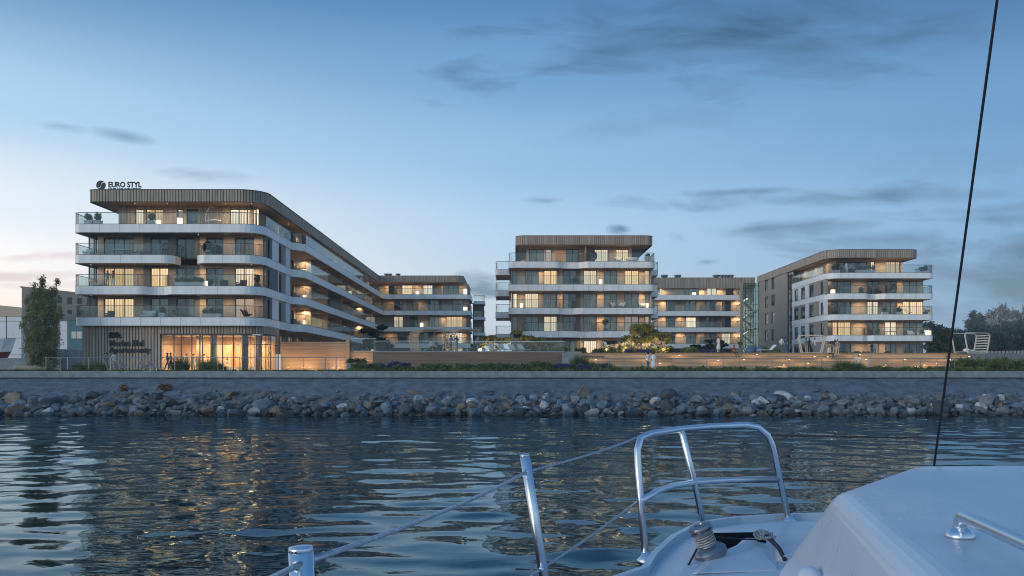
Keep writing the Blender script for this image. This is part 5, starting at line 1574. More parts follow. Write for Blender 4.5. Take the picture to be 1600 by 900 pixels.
# ================================================================== WATER
def water():
    rg = np.random.default_rng(12)
    xs = np.concatenate([np.linspace(-400, -70, 34)[:-1], np.arange(-70, -30, 0.4), np.arange(-30, 30, 0.15), np.arange(30, 70, 0.4), np.linspace(70, 400, 34)])
    ys = np.concatenate([np.linspace(-500, -20, 40)[:-1], np.arange(-20, 10, 0.8), np.arange(10, 34, 0.11), np.arange(34, 74.5, 0.19)])
    Xg, Yg = np.meshgrid(xs, ys)
    Zg = np.zeros_like(Xg)
    waves = []
    for lam, n, slope in ((7.0, 5, 0.006), (3.6, 8, 0.011), (2.0, 12, 0.025), (1.15, 14, 0.019), (0.75, 12, 0.009)):
        for _ in range(n):
            l = lam * rg.uniform(0.75, 1.3); k = 2 * np.pi / l
            th = rg.normal(np.pi / 2, 0.75)
            waves.append((k * np.cos(th), k * np.sin(th), rg.uniform(0, 6.28), slope * rg.uniform(0.6, 1.3) / k * 1.1 / math.sqrt(n / 4)))
    wx = Xg + 0.35 * np.sin(Yg * 0.31 + 1) + 0.25 * np.sin(Xg * 0.45 + Yg * 0.2)
    wy = Yg + 0.35 * np.sin(Xg * 0.27 + 2) + 0.25 * np.sin(Yg * 0.52 - Xg * 0.3)
    for kx, ky, ph, a in waves:
        Zg += a * np.sin(kx * wx + ky * wy + ph)
    # calmer and livelier patches
    patch = 0.75 + 0.35 * np.sin(Xg * 0.11 + 0.6 * np.sin(Yg * 0.07)) * np.sin(Yg * 0.13 + 0.5 * np.sin(Xg * 0.09 + 1))
    edge = np.clip((75 - np.abs(Xg)) / 10, 0, 1) * np.clip((Yg + 25) / 10, 0, 1)
    Zg *= patch * edge
    v = np.stack([Xg, Yg, Zg], -1).reshape(-1, 3)
    ny, nx = Xg.shape
    i = np.arange(ny * nx).reshape(ny, nx)
    f = np.stack([i[:-1, :-1], i[:-1, 1:], i[1:, 1:], i[1:, :-1]], -1).reshape(-1, 4)
    me = bpy.data.meshes.new('water')
    me.vertices.add(len(v)); me.vertices.foreach_set('co', v.reshape(-1))
    me.loops.add(f.size); me.loops.foreach_set('vertex_index', f.reshape(-1).astype(np.int32))
    me.polygons.add(len(f)); me.polygons.foreach_set('loop_start', np.arange(0, f.size, 4, dtype=np.int32)); me.polygons.foreach_set('loop_total', np.full(len(f), 4, dtype=np.int32))
    me.polygons.foreach_set('use_smooth', [True] * len(f))
    m = bpy.data.materials.new('water'); m.use_nodes = True
    t = m.node_tree; t.nodes.clear()
    # deep green-blue body colour below a clear, slightly green-tinted surface reflection
    df = t.nodes.new('ShaderNodeBsdfDiffuse'); df.inputs['Color'].default_value = (0.002, 0.018, 0.028, 1)
    gl = t.nodes.new('ShaderNodeBsdfGlossy'); gl.inputs['Color'].default_value = (0.66, 0.84, 0.92, 1); gl.inputs['Roughness'].default_value = 0.03
    fz = t.nodes.new('ShaderNodeFresnel'); fz.inputs['IOR'].default_value = 1.33
    mx = t.nodes.new('ShaderNodeMixShader'); ou = t.nodes.new('ShaderNodeOutputMaterial')
    t.links.new(fz.outputs[0], mx.inputs[0]); t.links.new(df.outputs[0], mx.inputs[1]); t.links.new(gl.outputs[0], mx.inputs[2]); t.links.new(mx.outputs[0], ou.inputs[0])
    tcn = t.nodes.new('ShaderNodeTexCoord')
    mp = t.nodes.new('ShaderNodeMapping'); mp.inputs['Scale'].default_value = (0.55, 1.0, 1.0)
    t.links.new(tcn.outputs['Object'], mp.inputs[0])
    n1 = t.nodes.new('ShaderNodeTexNoise'); n1.inputs['Scale'].default_value = 2.6; n1.inputs['Detail'].default_value = 3.0; n1.inputs['Roughness'].default_value = 0.45
    t.links.new(mp.outputs[0], n1.inputs['Vector'])
    bp = t.nodes.new('ShaderNodeBump'); bp.inputs['Strength'].default_value = 1.0; bp.inputs['Distance'].default_value = 0.0055
    t.links.new(n1.outputs['Fac'], bp.inputs['Height'])
    for nd in (df, gl, fz):
        t.links.new(bp.outputs[0], nd.inputs['Normal'])
    me.materials.append(m); me.update()
    obj('water', me, kind='structure')
water()

# ================================================================== ROCKS
def rock_mesh(seed, nm):
    import bmesh
    r = random.Random(seed)
    bm = bmesh.new()
    bmesh.ops.create_icosphere(bm, subdivisions=2, radius=1.0)
    cuts = []
    for _ in range(9):
        d = Vector((r.gauss(0, 1), r.gauss(0, 1), r.gauss(0, 1))).normalized()
        cuts.append((d, r.uniform(0.34, 0.72)))
    for v in bm.verts:
        p = v.co.copy()
        for d, h in cuts:
            k = p.dot(d)
            if k > h:
                p -= d * (k - h)
        v.co = p * r.uniform(0.99, 1.01)
    me = bpy.data.meshes.new('boulder'); bm.to_mesh(me); bm.free()
    me.materials.append(M[nm])
    return me
RK = ['rock_blue', 'rock_grey', 'rock_brown', 'rock_pale', 'rock_dark']
RMESH = {nm: [rock_mesh(31 * i + 7 * j + 1, nm) for j in range(9)] for i, nm in enumerate(RK)}
rg = random.Random(77)
def zone(p):
    for e, s in ((80, 'below the poplar'), (250, 'below the wall lettering'), (435, 'below the glazed lobby'), (540, 'below the timber wall'), (735, 'below the pergolas'), (880, 'below the sun loungers'),
                 (1030, 'below the central building'), (1185, 'below the stair glass'), (1300, 'below the trapezoid frame'), (1460, 'below the right-hand building'), (1560, 'below the white cabana'), (9999, 'below the hedge')):
        if p < e: return s
cn = {'rock_blue': 'blue-grey', 'rock_grey': 'grey', 'rock_brown': 'brownish', 'rock_pale': 'near-white', 'rock_dark': 'dark'}
def slope(y): return -0.25 + (y - 70.8) * 0.35
stones = []
for row, (y, dx, smin, smax) in enumerate(((70.9, 0.66, 0.32, 0.62), (71.6, 0.68, 0.34, 0.66), (72.4, 0.72, 0.34, 0.68), (73.3, 0.76, 0.34, 0.68), (74.2, 0.80, 0.32, 0.66), (75.1, 1.05, 0.28, 0.6))):
    x = -46 + rg.random()
    while x < 46:
        s = smin + 0.03 + (smax - smin) * rg.random() ** 1.4
        if rg.random() < 0.09: s *= 1.45
        if row == 5 and rg.random() < 0.35:
            x += dx; continue
        stones.append((s, x + rg.uniform(-.2, .2), y + rg.uniform(-.4, .4), row))
        x += dx * rg.uniform(0.8, 1.2)
inview = [s for s in stones if abs(s[1] / s[2]) < 0.575]
inview.sort(key=lambda s: -s[0] / s[2])
big = set(inview[:300])
rest = MB(); LAB = {}
for s in stones:
    sz, x, y, row = s
    nm = rg.choices(RK, (0.32, 0.27, 0.13, 0.13, 0.15))[0]
    z = slope(y) + sz * 0.42
    me = rg.choice(RMESH[nm])
    sc = (sz * rg.uniform(0.95, 1.3), sz * rg.uniform(0.8, 1.1), sz * rg.uniform(0.62, 0.9))
    e = (rg.uniform(-.5, .5), rg.uniform(-.5, .5), rg.uniform(0, 6.28))
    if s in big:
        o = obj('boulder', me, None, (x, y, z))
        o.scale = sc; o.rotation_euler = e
        hz_ = ('at the waterline', 'just above the waterline', 'halfway up the bank', 'halfway up the bank', 'near the top', 'topmost on the paving')[row]
        tag(o, '%s %s boulder %s %s' % ('large' if sz > 0.6 else 'middling', cn[nm], hz_, zone(800 + x / y * FPX)), 'boulder', 'boulders of the rock bank')
        LAB.setdefault(o['label'], []).append((x, o))
    else:
        mt = Matrix.Translation((x, y, z)) @ Matrix.Rotation(e[2], 4, 'Z') @ Matrix.Rotation(e[1], 4, 'Y') @ Matrix.Rotation(e[0], 4, 'X') @ Matrix.Diagonal((*sc, 1))
        rest.add([mt @ v.co for v in me.vertices], [tuple(p.vertices) for p in me.polygons])
for lab, lst in LAB.items():
    if len(lst) > 1:
        lst.sort(key=lambda q: q[0])
        for k, (_, o) in enumerate(lst):
            o['label'] = ('leftmost ' if k == 0 else 'rightmost ' if k == len(lst) - 1 else ('second ', 'third ', 'fourth ', 'fifth ', 'sixth ')[k - 1]) + lab
for k in range(700):                                   # small filler stones in the gaps
    x = rg.uniform(-46, 46); y = rg.uniform(70.9, 75.8); sz = rg.uniform(0.16, 0.34)
    me = rg.choice(RMESH['rock_grey'])
    mt = Matrix.Translation((x, y, slope(y) + sz * 0.7 + rg.uniform(0, .2))) @ Matrix.Rotation(rg.uniform(0, 6), 4, 'Z') @ Matrix.Diagonal((sz * 1.2, sz, sz * 0.8, 1))
    rest.add([mt @ v.co for v in me.vertices], [tuple(p.vertices) for p in me.polygons])
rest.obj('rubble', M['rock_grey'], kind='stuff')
for i, (p, lab) in enumerate(((258, 'rust-coloured dry weed tuft on top of the rock bank below the glazed lobby'), (193, 'small rust-coloured weed tuft on the rock bank left of the bigger one'))):
    t = thing('dry_weed', lab, 'weed', (px(p, 75.8), 75.8, slope(75.8) + 0.5))
    leaves('foliage', M['rust'], [(0, 0, 0.15, 0.6, 0.4, 0.3)] if i == 0 else [(0, 0, 0.1, 0.35, 0.3, 0.25)], 500, 0.07, t, 600 + i)

# ================================================================== PEOPLE
POSE = {
 'stand': dict(p=(0, 0, .95), w=(0, 0, 1.12), c=(0, 0, 1.33), n=(0, 0, 1.5), h=(0, -.015, 1.6), t=(0, -.01, 1.70), sl=(-.17, 0, 1.43), el=(-.22, .02, 1.15), wl=(-.23, -.04, .9), hl=(-.23, -.06, .81), sr=(.17, 0, 1.43), er=(.22, .02, 1.15), wr=(.23, -.04, .9), hr=(.23, -.06, .81),
   al=(-.09, 0, .9), kl=(-.1, -.01, .5), fl=(-.1, .02, .08), ol=(-.12, -.13, .035), ar=(.09, 0, .9), kr=(.1, -.02, .5), fr=(.11, .02, .08), orr=(.13, -.13, .035)),
 'walk': dict(p=(0, 0, .94), w=(0, -.01, 1.12), c=(0, -.02, 1.33), n=(0, -.02, 1.5), h=(0, -.045, 1.59), t=(0, -.04, 1.69), sl=(-.17, -.02, 1.43), el=(-.21, .1, 1.17), wl=(-.21, .02, .94), hl=(-.2, -.02, .86), sr=(.17, -.02, 1.43), er=(.21, -.08, 1.17), wr=(.2, -.24, 1.0), hr=(.19, -.3, .94),
   al=(-.09, 0, .9), kl=(-.1, -.16, .52), fl=(-.1, -.27, .1), ol=(-.11, -.41, .07), ar=(.09, 0, .9), kr=(.1, .06, .5), fr=(.1, .34, .16), orr=(.1, .27, .03)),
 'hip': dict(p=(0.02, 0, .95), w=(0.01, 0, 1.12), c=(0, 0, 1.33), n=(0, 0, 1.5), h=(.015, -.02, 1.6), t=(.02, -.01, 1.70), sl=(-.17, 0, 1.43), el=(-.33, .05, 1.2), wl=(-.19, -.08, 1.05), hl=(-.12, -.12, 1.03), sr=(.17, 0, 1.43), er=(.22, -.06, 1.16), wr=(.13, -.24, 1.24), hr=(.08, -.28, 1.29),
   al=(-.08, 0, .9), kl=(-.11, -.03, .5), fl=(-.13, .02, .08), ol=(-.17, -.13, .035), ar=(.1, 0, .9), kr=(.1, 0, .5), fr=(.09, .03, .08), orr=(.12, -.12, .035)),
 'sit': dict(p=(0, .05, .5), w=(0, .07, .68), c=(0, .04, .88), n=(0, .02, 1.05), h=(0, -.01, 1.15), t=(0, 0, 1.25), sl=(-.17, .03, .98), el=(-.23, -.03, .72), wl=(-.16, -.25, .62), hl=(-.14, -.33, .6), sr=(.17, .03, .98), er=(.23, -.03, .72), wr=(.16, -.25, .62), hr=(.14, -.33, .6),
   al=(-.09, 0, .5), kl=(-.13, -.42, .52), fl=(-.13, -.42, .1), ol=(-.14, -.56, .04), ar=(.09, 0, .5), kr=(.12, -.42, .5), fr=(.11, -.5, .1), orr=(.11, -.63, .04)),
}
RADI = dict(p=.125, w=.115, c=.14, n=.05, h=.088, t=.07, sl=.06, el=.042, wl=.028, hl=.03, sr=.06, er=.042, wr=.028, hr=.03, al=.09, kl=.058, fl=.038, ol=.034, ar=.09, kr=.058, fr=.038, orr=.034)
BONE = [('p', 'w', 0), ('w', 'c', 0), ('c', 'n', 0), ('n', 'h', 2), ('h', 't', 2), ('c', 'sl', 0), ('sl', 'el', 0), ('el', 'wl', 2), ('wl', 'hl', 2), ('c', 'sr', 0), ('sr', 'er', 0), ('er', 'wr', 2), ('wr', 'hr', 2),
        ('p', 'al', 1), ('al', 'kl', 1), ('kl', 'fl', 1), ('fl', 'ol', 3), ('p', 'ar', 1), ('ar', 'kr', 1), ('kr', 'fr', 1), ('fr', 'orr', 3)]
def body(pose):
    P = POSE[pose]; ks = list(P)
    me = bpy.data.meshes.new('body'); me.from_pydata([P[k] for k in ks], [(ks.index(a), ks.index(b)) for a, b, _ in BONE], [])
    o = bpy.data.objects.new('tmp', me); COL.objects.link(o)
    sk = o.modifiers.new('skin', 'SKIN'); sk.use_smooth_shade = True
    lay = me.skin_vertices[0] if len(me.skin_vertices) else None
    if lay is None:
        bpy.context.view_layer.objects.active = o
        lay = me.skin_vertices.new() if hasattr(me.skin_vertices, 'new') else None
    for i, k in enumerate(ks):
        me.skin_vertices[0].data[i].radius = (RADI[k], RADI[k] * (0.72 if k in 'pwc' else 1))
        me.skin_vertices[0].data[i].use_root = (k == 'p')
    ss = o.modifiers.new('sub', 'SUBSURF'); ss.levels = 1; ss.render_levels = 1
    bpy.context.view_layer.update()
    ev = bpy.data.meshes.new_from_object(o.evaluated_get(bpy.context.evaluated_depsgraph_get()))
    bpy.data.objects.remove(o)
    idx = []
    for f in ev.polygons:
        c = f.center; best = (9, 0)
        for a, b, g in BONE:
            A_, B_ = Vector(P[a]), Vector(P[b]); d = B_ - A_
            t = max(0, min(1, (c - A_).dot(d) / d.length_squared))
            q = (c - A_ - d * t).length / (0.5 * (RADI[a] + RADI[b]))
            if q < best[0]: best = (q, g)
        idx.append(best[1])
    ev.materials.clear()
    for nm in ('cloth_white', 'cloth_dark', 'skin', 'shoe'):
        ev.materials.append(M[nm])
    ev.polygons.foreach_set('material_index', idx)
    ev.polygons.foreach_set('use_smooth', [True] * len(ev.polygons))
    return ev
def person(label, x, y, z, pose='stand', top='cloth_white', legs='cloth_dark', face=0.0, s=1.0, grp=None, robe=None, bag=False):
    t = thing('person', label, 'person', (x, y, z), face, grp)
    t.scale = (s, s, s)
    b_ = obj('body', cached(('body', pose), lambda: body(pose)), t)
    for i, nm in enumerate((top, legs, 'skin', 'shoe')):
        b_.material_slots[i].link = 'OBJECT'; b_.material_slots[i].material = M[nm]
    P = POSE[pose]; h = Vector(P['h']) + Vector((0, .012, .045))
    obj('hair', cached(('hair', pose), lambda: MB().ball(h, 0.098, 10, 6, (1, 1.05, 0.92)).mesh('hair', M['hair_dark'], True)), t)
    if robe:
        prof = [(0.25, .36), (0.235, .6), (0.19, .92), (0.165, 1.08), (0.2, 1.34), (0.16, 1.44), (0.07, 1.49)]
        o = MB().lathe([(r, zz) for r, zz in prof], 14).obj('robe', M[robe], t, smooth=True)
        o.scale = (1, 0.72, 1)
    if bag:
        MB().box(.2, .26, -.18, .08, .62, .9).tube([(.23, -.1, .9), (.22, -.05, 1.1), (.23, 0, .9)], .008, 5).obj('bag', M['cloth_sand'], t)
    return t
def at(p, d): return px(p, d)
F5, F4, F3, F2 = ZB[3] - .1, ZB[2] - .1, ZB[1] - .1, ZB[0] - .1
PPL = [
 ('person in blue top standing at the left balcony rail, third storey', 168, 87.2, F3, 'stand', 'cloth_blue', 'cloth_sand', 0.2),
 ('person in red top standing at the left balcony rail, third storey', 176.5, 87.3, F3, 'hip', 'cloth_red', 'cloth_white', -0.4),
 ('person in light grey strolling before the batten wall, left of the pair', 166, 81.6, ZG, 'walk', 'cloth_grey', 'cloth_grey', 1.2),
 ('person in white strolling before the batten wall, right of the pair', 177, 81.8, ZG, 'walk', 'cloth_white', 'cloth_sand', 1.2),
 ('dark-clothed person walking left before the lobby, in front', 262, 81.8, ZG, 'walk', 'cloth_dark', 'cloth_dark', -1.2),
 ('dark-clothed person walking left before the lobby, behind another', 267, 82.3, ZG, 'walk', 'cloth_grey', 'cloth_dark', -1.3),
 ('person in white robe standing with hands on hips inside the lobby', 291, 88.0, ZG + .04, 'hip', 'cloth_white', 'skin', 0.1),
 ('person in sand robe standing inside the lobby left of the column', 302.5, 88.2, ZG + .04, 'stand', 'cloth_sand', 'skin', 0.8),
 ('person in white robe seated on the bench in the middle of the lobby', 355, 88.9, ZG + .04, 'sit', 'cloth_white', 'cloth_white', 0.6),
 ('person in white robe standing far back in the lobby between the columns', 319, 89.6, ZG + .04, 'stand', 'cloth_white', 'skin', -.5),
 ('person in white seated on the podium deck, left of the sitting group', 674, 92.5, ZD, 'sit', 'cloth_white', 'cloth_dark', 0.9),
 ('person in dark clothes seated on the podium deck, right of the sitting group', 682, 92.8, ZD, 'sit', 'cloth_dark', 'cloth_sand', -0.8),
 ('person in blue standing by the second curved pergola', 704.5, 92.6, ZD, 'stand', 'cloth_blue', 'cloth_dark', 2.8),
 ('dark-clothed person with folded arms standing right of the one in blue', 713.5, 92.7, ZD, 'hip', 'cloth_dark', 'cloth_grey', 0.5),
 ('person in dark grey standing alone at the podium corner by a lamp', 746.5, 93.0, ZD, 'stand', 'cloth_grey', 'cloth_dark', 0.3),
 ('person in sand dress standing with another at the central ground-floor doors', 941, 106, ZD, 'stand', 'cloth_sand', 'cloth_sand', 0.6),
 ('person in white top standing at the right of the couple by the central doors', 945.5, 106, ZD, 'hip', 'cloth_white', 'cloth_dark', -0.6),
 ('taller person in white shirt of the couple walking by the railing below the steps', 1012.5, 81.6, ZG, 'walk', 'cloth_white', 'cloth_blue', 0.3),
 ('person in long white dress of the couple walking by the railing below the steps', 1021, 81.6, ZG, 'stand', 'cloth_white', 'cloth_white', -0.3),
 ('person in white coat leaning on another beside the low pine', 1122.5, 95.4, ZD, 'stand', 'cloth_white', 'cloth_white', 0.7),
 ('dark-clothed person held by the one in white beside the low pine', 1118.5, 95.6, ZD, 'hip', 'cloth_dark', 'cloth_dark', -0.5),
 ('person in red top sitting on the deck edge before the rear balconies', 1147, 93.4, 5.0, 'sit', 'cloth_red', 'cloth_dark', 0.5),
 ('dark-clothed person standing on the steps before the stair glass', 1156.5, 94.5, 5.16, 'stand', 'cloth_dark', 'cloth_blue', 0.3),
 ('person in white, left of the strolling pair before the brown wing', 1221, 97, ZD, 'walk', 'cloth_white', 'cloth_blue', 0.5),
 ('person in light blue, right of the strolling pair before the brown wing', 1226.5, 97.2, ZD, 'walk', 'cloth_blue', 'cloth_blue', 0.3),
 ('person in light grey at the left inside the trapezoid frame', 1259.5, 99.5, ZD, 'stand', 'cloth_grey', 'cloth_sand', 0.6),
 ('person in dark clothes second from left inside the trapezoid frame', 1264.5, 99.8, ZD, 'stand', 'cloth_dark', 'cloth_dark', -0.4),
 ('person in white and grey at the right inside the trapezoid frame', 1273, 99.6, ZD, 'hip', 'cloth_white', 'cloth_grey', 0),
 ('person in white top sitting on the steps right of the trapezoid frame', 1295.5, 92.4, 4.85, 'sit', 'cloth_white', 'cloth_dark', 0.7),
 ('person in dark top standing behind the sitter on the steps', 1304.5, 94.6, 5.16, 'hip', 'cloth_dark', 'cloth_sand', -0.5),
 ('person in dark top with sand skirt next to the standing one on the steps', 1308.5, 94.3, 5.16, 'stand', 'cloth_grey', 'cloth_sand', -0.8),
 ('person in dark coat, left of the pair before the lit window of the right-hand building', 1362, 115, ZD, 'stand', 'cloth_dark', 'cloth_dark', 0.3),
 ('person in grey coat, right of the pair before the lit window of the right-hand building', 1366.5, 115, ZD, 'stand', 'cloth_grey', 'cloth_blue', -0.3),
 ('person on the penthouse terrace of the right-hand building, in white at left', 1323, 129, F5, 'stand', 'cloth_white', 'cloth_white', 0.3),
 ('person on the penthouse terrace of the right-hand building, in grey at right', 1330, 129, F5, 'stand', 'cloth_grey', 'cloth_dark', -0.6),
 ('small person in white top walking at the gap between the gate posts', 1342, 83.6, ZG + 0.1, 'walk', 'cloth_white', 'cloth_sand', 3.0, 0.82),
]
for q in PPL:
    lab, p, d, z, pose, top, legs, face = q[:8]
    person(lab, at(p, d), d, z, pose, top, legs, face, q[8] if len(q) > 8 else 1.0, robe=('cloth_white' if 'white robe standing' in lab else 'cloth_sand' if 'sand robe' in lab or 'sand dress' in lab else 'cloth_white' if 'white dress' in lab or 'white coat' in lab else None))

# ================================================================== BALCONY AND DECK FURNITURE
def armchair(label, p, d, z, m='grey_fabric', rz=0.0, w=0.75):
    t = thing('armchair', label, 'chair', (at(p, d), d, z), rz)
    bevel(MB().box(-w / 2, w / 2, -.35, .3, .22, .42).obj('seat', M[m], t), .04)
    bevel(MB().hexa([(-w / 2, .25, .3), (w / 2, .25, .3), (w / 2, .4, .3), (-w / 2, .4, .3)], [(-w / 2, .38, .85), (w / 2, .38, .85), (w / 2, .5, .85), (-w / 2, .5, .85)]).obj('backrest', M[m], t), .04)
    for s in (-1, 1):
        MB().box(s * w / 2 - .04, s * w / 2 + .04, -.35, .35, .5, .58).obj('armrest', M[m], t)
        for y in (-.3, .3):
            MB().box(s * (w / 2 - .03) - .02, s * (w / 2 - .03) + .02, y - .02, y + .02, 0, .52).obj('leg', M['black_metal'], t)
    return t
def table(label, p, d, z, w=1.3, h=0.72, m='white_fabric'):
    t = thing('table', label, 'table', (at(p, d), d, z))
    MB().box(-w / 2, w / 2, -.4, .4, h - .04, h).obj('tabletop', M[m], t)
    for x in (-w / 2 + .08, w / 2 - .08):
        for y in (-.34, .34):
            MB().box(x - .02, x + .02, y - .02, y + .02, 0, h - .04).obj('leg', M['black_metal'], t)
def planter(label, p, d, z, w=0.6, h=0.55, plant='leaf_dark', ph=0.8, m='planter', n=500, seed=1, ball_=False):
    t = thing('planter', label, 'planter', (at(p, d), d, z))
    mb = MB(); mb.hexa([(-w * .44, -.22, 0), (w * .44, -.22, 0), (w * .44, .22, 0), (-w * .44, .22, 0)], [(-w / 2, -.26, h), (w / 2, -.26, h), (w / 2, .26, h), (-w / 2, .26, h)])
    mb.obj('pot', M[m], t)
    MB().box(-w / 2 + .04, w / 2 - .04, -.2, .2, h, h + .015).obj('soil', M['soil'], t)
    if ball_:
        MB().tube([(0, 0, h), (0, 0, h + ph * .5)], .03, 6).obj('stem', M['bark'], t)
        leaves('foliage', M[plant], [(0, 0, h + ph * .7, .42, .42, .42)], n, .05, t, seed)
    else:
        k = max(1, int(w / 0.5))
        leaves('foliage', M[plant], [(-w / 2 + w * (i + .5) / k, 0, h + ph * (.4 + .1 * (i % 2)), max(.25, w / k * .5), .26, ph * .42) for i in range(k)], n, .055, t, seed, up=.4)
        MB().tube([(0, 0, h), (0.02, 0, h + ph * .6)], [.02, .008], 6).obj('stem', M['bark'], t)
    return t
def lantern(label, p, d, z, h=0.6, w=0.34, power=10):
    t = thing('floor_lantern', label, 'lantern', (at(p, d), d, z))
    MB().box(-w / 2, w / 2, -w / 2, w / 2, .03, h).obj('shade', M['lantern_glow'], t)
    mb = MB(); mb.box(-w / 2 - .01, w / 2 + .01, -w / 2 - .01, w / 2 + .01, 0, .03); mb.box(-w / 2 - .01, w / 2 + .01, -w / 2 - .01, w / 2 + .01, h, h + .03)
    mb.obj('base', M['black_metal'], t)
def eggchair(label, p, d, z, m='dark_fabric', hang=False):
    t = thing('egg_chair', label, 'chair', (at(p, d), d, z))
    vs = []; fs = []; n, k = 14, 9
    for i in range(k + 1):
        a = math.pi * (0.04 + 0.92 * i / k)
        for j in range(n + 1):
            b_ = math.pi * (-0.08 + 1.16 * j / n)
            vs.append((0.52 * math.sin(a) * math.cos(b_), 0.45 * math.sin(a) * math.sin(b_), 0.95 - 0.62 * math.cos(a)))
    for i in range(k):
        for j in range(n):
            q = i * (n + 1) + j
            fs.append((q, q + 1, q + n + 2, q + n + 1))
    o = MB().add(vs, fs).obj('shell', M[m], t, smooth=True)
    sm = o.modifiers.new('thick', 'SOLIDIFY'); sm.thickness = .05
    MB().ball((0, .05, .55), .36, 10, 6, (1, .8, .35)).obj('cushion', M['grey_fabric'], t, smooth=True)
    MB().lathe([(.4, 0), (.4, .03), (.05, .06), (.04, .4)], 14).obj('base', M['black_metal'], t)
    return t
def lounger(label, p, d, z, m='white_fabric', rz=0.0, grp=None, arc=False):
    t = thing('sun_lounger', label, 'lounger', (at(p, d), d, z), rz, grp)
    MB().box(-.32, .32, -1.2, .25, .3, .36).obj('seat', M[m], t)
    MB().hexa([(-.32, .25, .3), (.32, .25, .3), (.32, .3, .36), (-.32, .3, .36)], [(-.32, .85, .82), (.32, .85, .82), (.32, .82, .9), (-.32, .82, .9)]).obj('backrest', M[m], t)
    for x in (-.28, .28):
        for y in (-1.1, .4):
            MB().box(x - .02, x + .02, y - .02, y + .02, 0, .31).obj('leg', M['galvanised'], t)
    return t
def moonchair(label, p, d, z, rz=0.0, m='dark_fabric'):
    t = thing('butterfly_chair', label, 'chair', (at(p, d), d, z), rz)
    o = MB().add([(-.4, -.3, .5), (.4, -.3, .5), (.35, .1, .3), (-.35, .1, .3), (.42, .55, 1.0), (-.42, .55, 1.0), (0, .5, .85)], [(0, 1, 2, 3), (3, 2, 4, 6, 5)]).obj('sling', M[m], t)
    sm = o.modifiers.new('thick', 'SOLIDIFY'); sm.thickness = .03
    for s in (-1, 1):
        MB().tube([(s * .38, -.28, .5), (s * -.25, .35, 0.01), (s * .4, .53, .98)], .014, 6).obj('frame', M['black_metal'], t)
    return t
planter('left one of two pale planters with shrubs on the penthouse terrace, far left corner', 139, 87, F5, 0.75, .6, ph=.95, seed=1)
planter('right one of two pale planters with shrubs on the penthouse terrace, far left corner', 153, 87, F5, 0.75, .6, ph=.95, seed=2)
planter('pale planter with dark shrub before the lit penthouse window at left', 237, 87.2, F5, 0.8, .6, ph=.95, seed=3)
lantern('warm floor lantern beside the shrub planter on the left penthouse terrace', 248, 87.6, F5, .75)
lantern('tall warm lantern at the lit strip of the left penthouse wall', 281, 87.9, F5, 1.0, .4)
t = thing('hanging_chair', 'pale lounge chair hanging from a curved arc stand on the left penthouse terrace', 'chair', (at(332, 87), 87, F5))
MB().tube([(-.55, .2, .02), (-.75, .15, .7), (-.6, .1, 1.5), (-.2, .05, 2.0), (.15, 0, 1.85)], .03, 8).obj('arc_stand', M['white_wall'], t, smooth=True)
MB().ball((.15, 0, .55), .6, 12, 7, (1.2, .7, .28)).obj('seat_shell', M['white_fabric'], t, smooth=True)
MB().tube([(.15, 0, 1.85), (.15, 0, .65)], .01, 5).obj('cord', M['black_metal'], t)
MB().lathe([(.5, 0), (.5, .04), (.1, .06)], 14, (-.4, .2, 0)).obj('base', M['galvanised'], t)
armchair('pale armchair in the left corner of the fourth-storey balcony', 138, 87.3, F4, 'planter')
table('long white table on the left fourth-storey balcony', 193, 87.2, F4, 1.7)
armchair('pale armchair right of the long white table on the fourth storey', 216, 87.3, F4, 'grey_fabric')
eggchair('round dark egg chair on the right fourth-storey balcony', 325, 87.0, F4)
lounger('reclining lounger at the left corner of the third-storey balcony', 152, 87.4, F3, 'grey_fabric', 1.2)
planter('long pale trough planter with greenery on the right third-storey balcony', 296, 86.8, F3, 2.8, .55, 'leaf_dark', .55, n=1300, seed=4)
lantern('small bright lantern right of the long trough on the third storey', 322.5, 87.2, F3, .7, .22)
armchair('first dark armchair right of the lantern on the third-storey balcony', 350, 87.2, F3, 'dark_fabric', .3)
armchair('second dark armchair before the lit window on the third-storey balcony', 377, 87.2, F3, 'dark_fabric', -.3)
planter('dark pot with a tall leafy plant at the right end of the third-storey balcony', 402, 87.2, F3, .5, .45, 'leaf_dark', 1.25, 'planter_dark', n=700, seed=5)
armchair('grey armchair before the lit windows of the second-storey balcony', 171, 87.3, F2, 'dark_fabric')
armchair('teal-grey two-seat sofa on the second-storey balcony', 231, 87.2, F2, 'planter', 0, 1.3)
planter('pale pot with a round shrub on the second-storey balcony', 254, 87.2, F2, .6, .6, 'leaf_dark', .7, n=450, seed=6)
lounger('dark lounger right of the potted shrub on the second storey', 283, 87.4, F2, 'dark_fabric', 1.3)
planter('long pale trough planter with grasses on the second-storey balcony', 331, 86.9, F2, 1.9, .5, 'leaf_dark', .65, n=900, seed=7)
moonchair('dark butterfly sling chair at the right of the second-storey balcony', 386, 87.2, F2, 1.0)
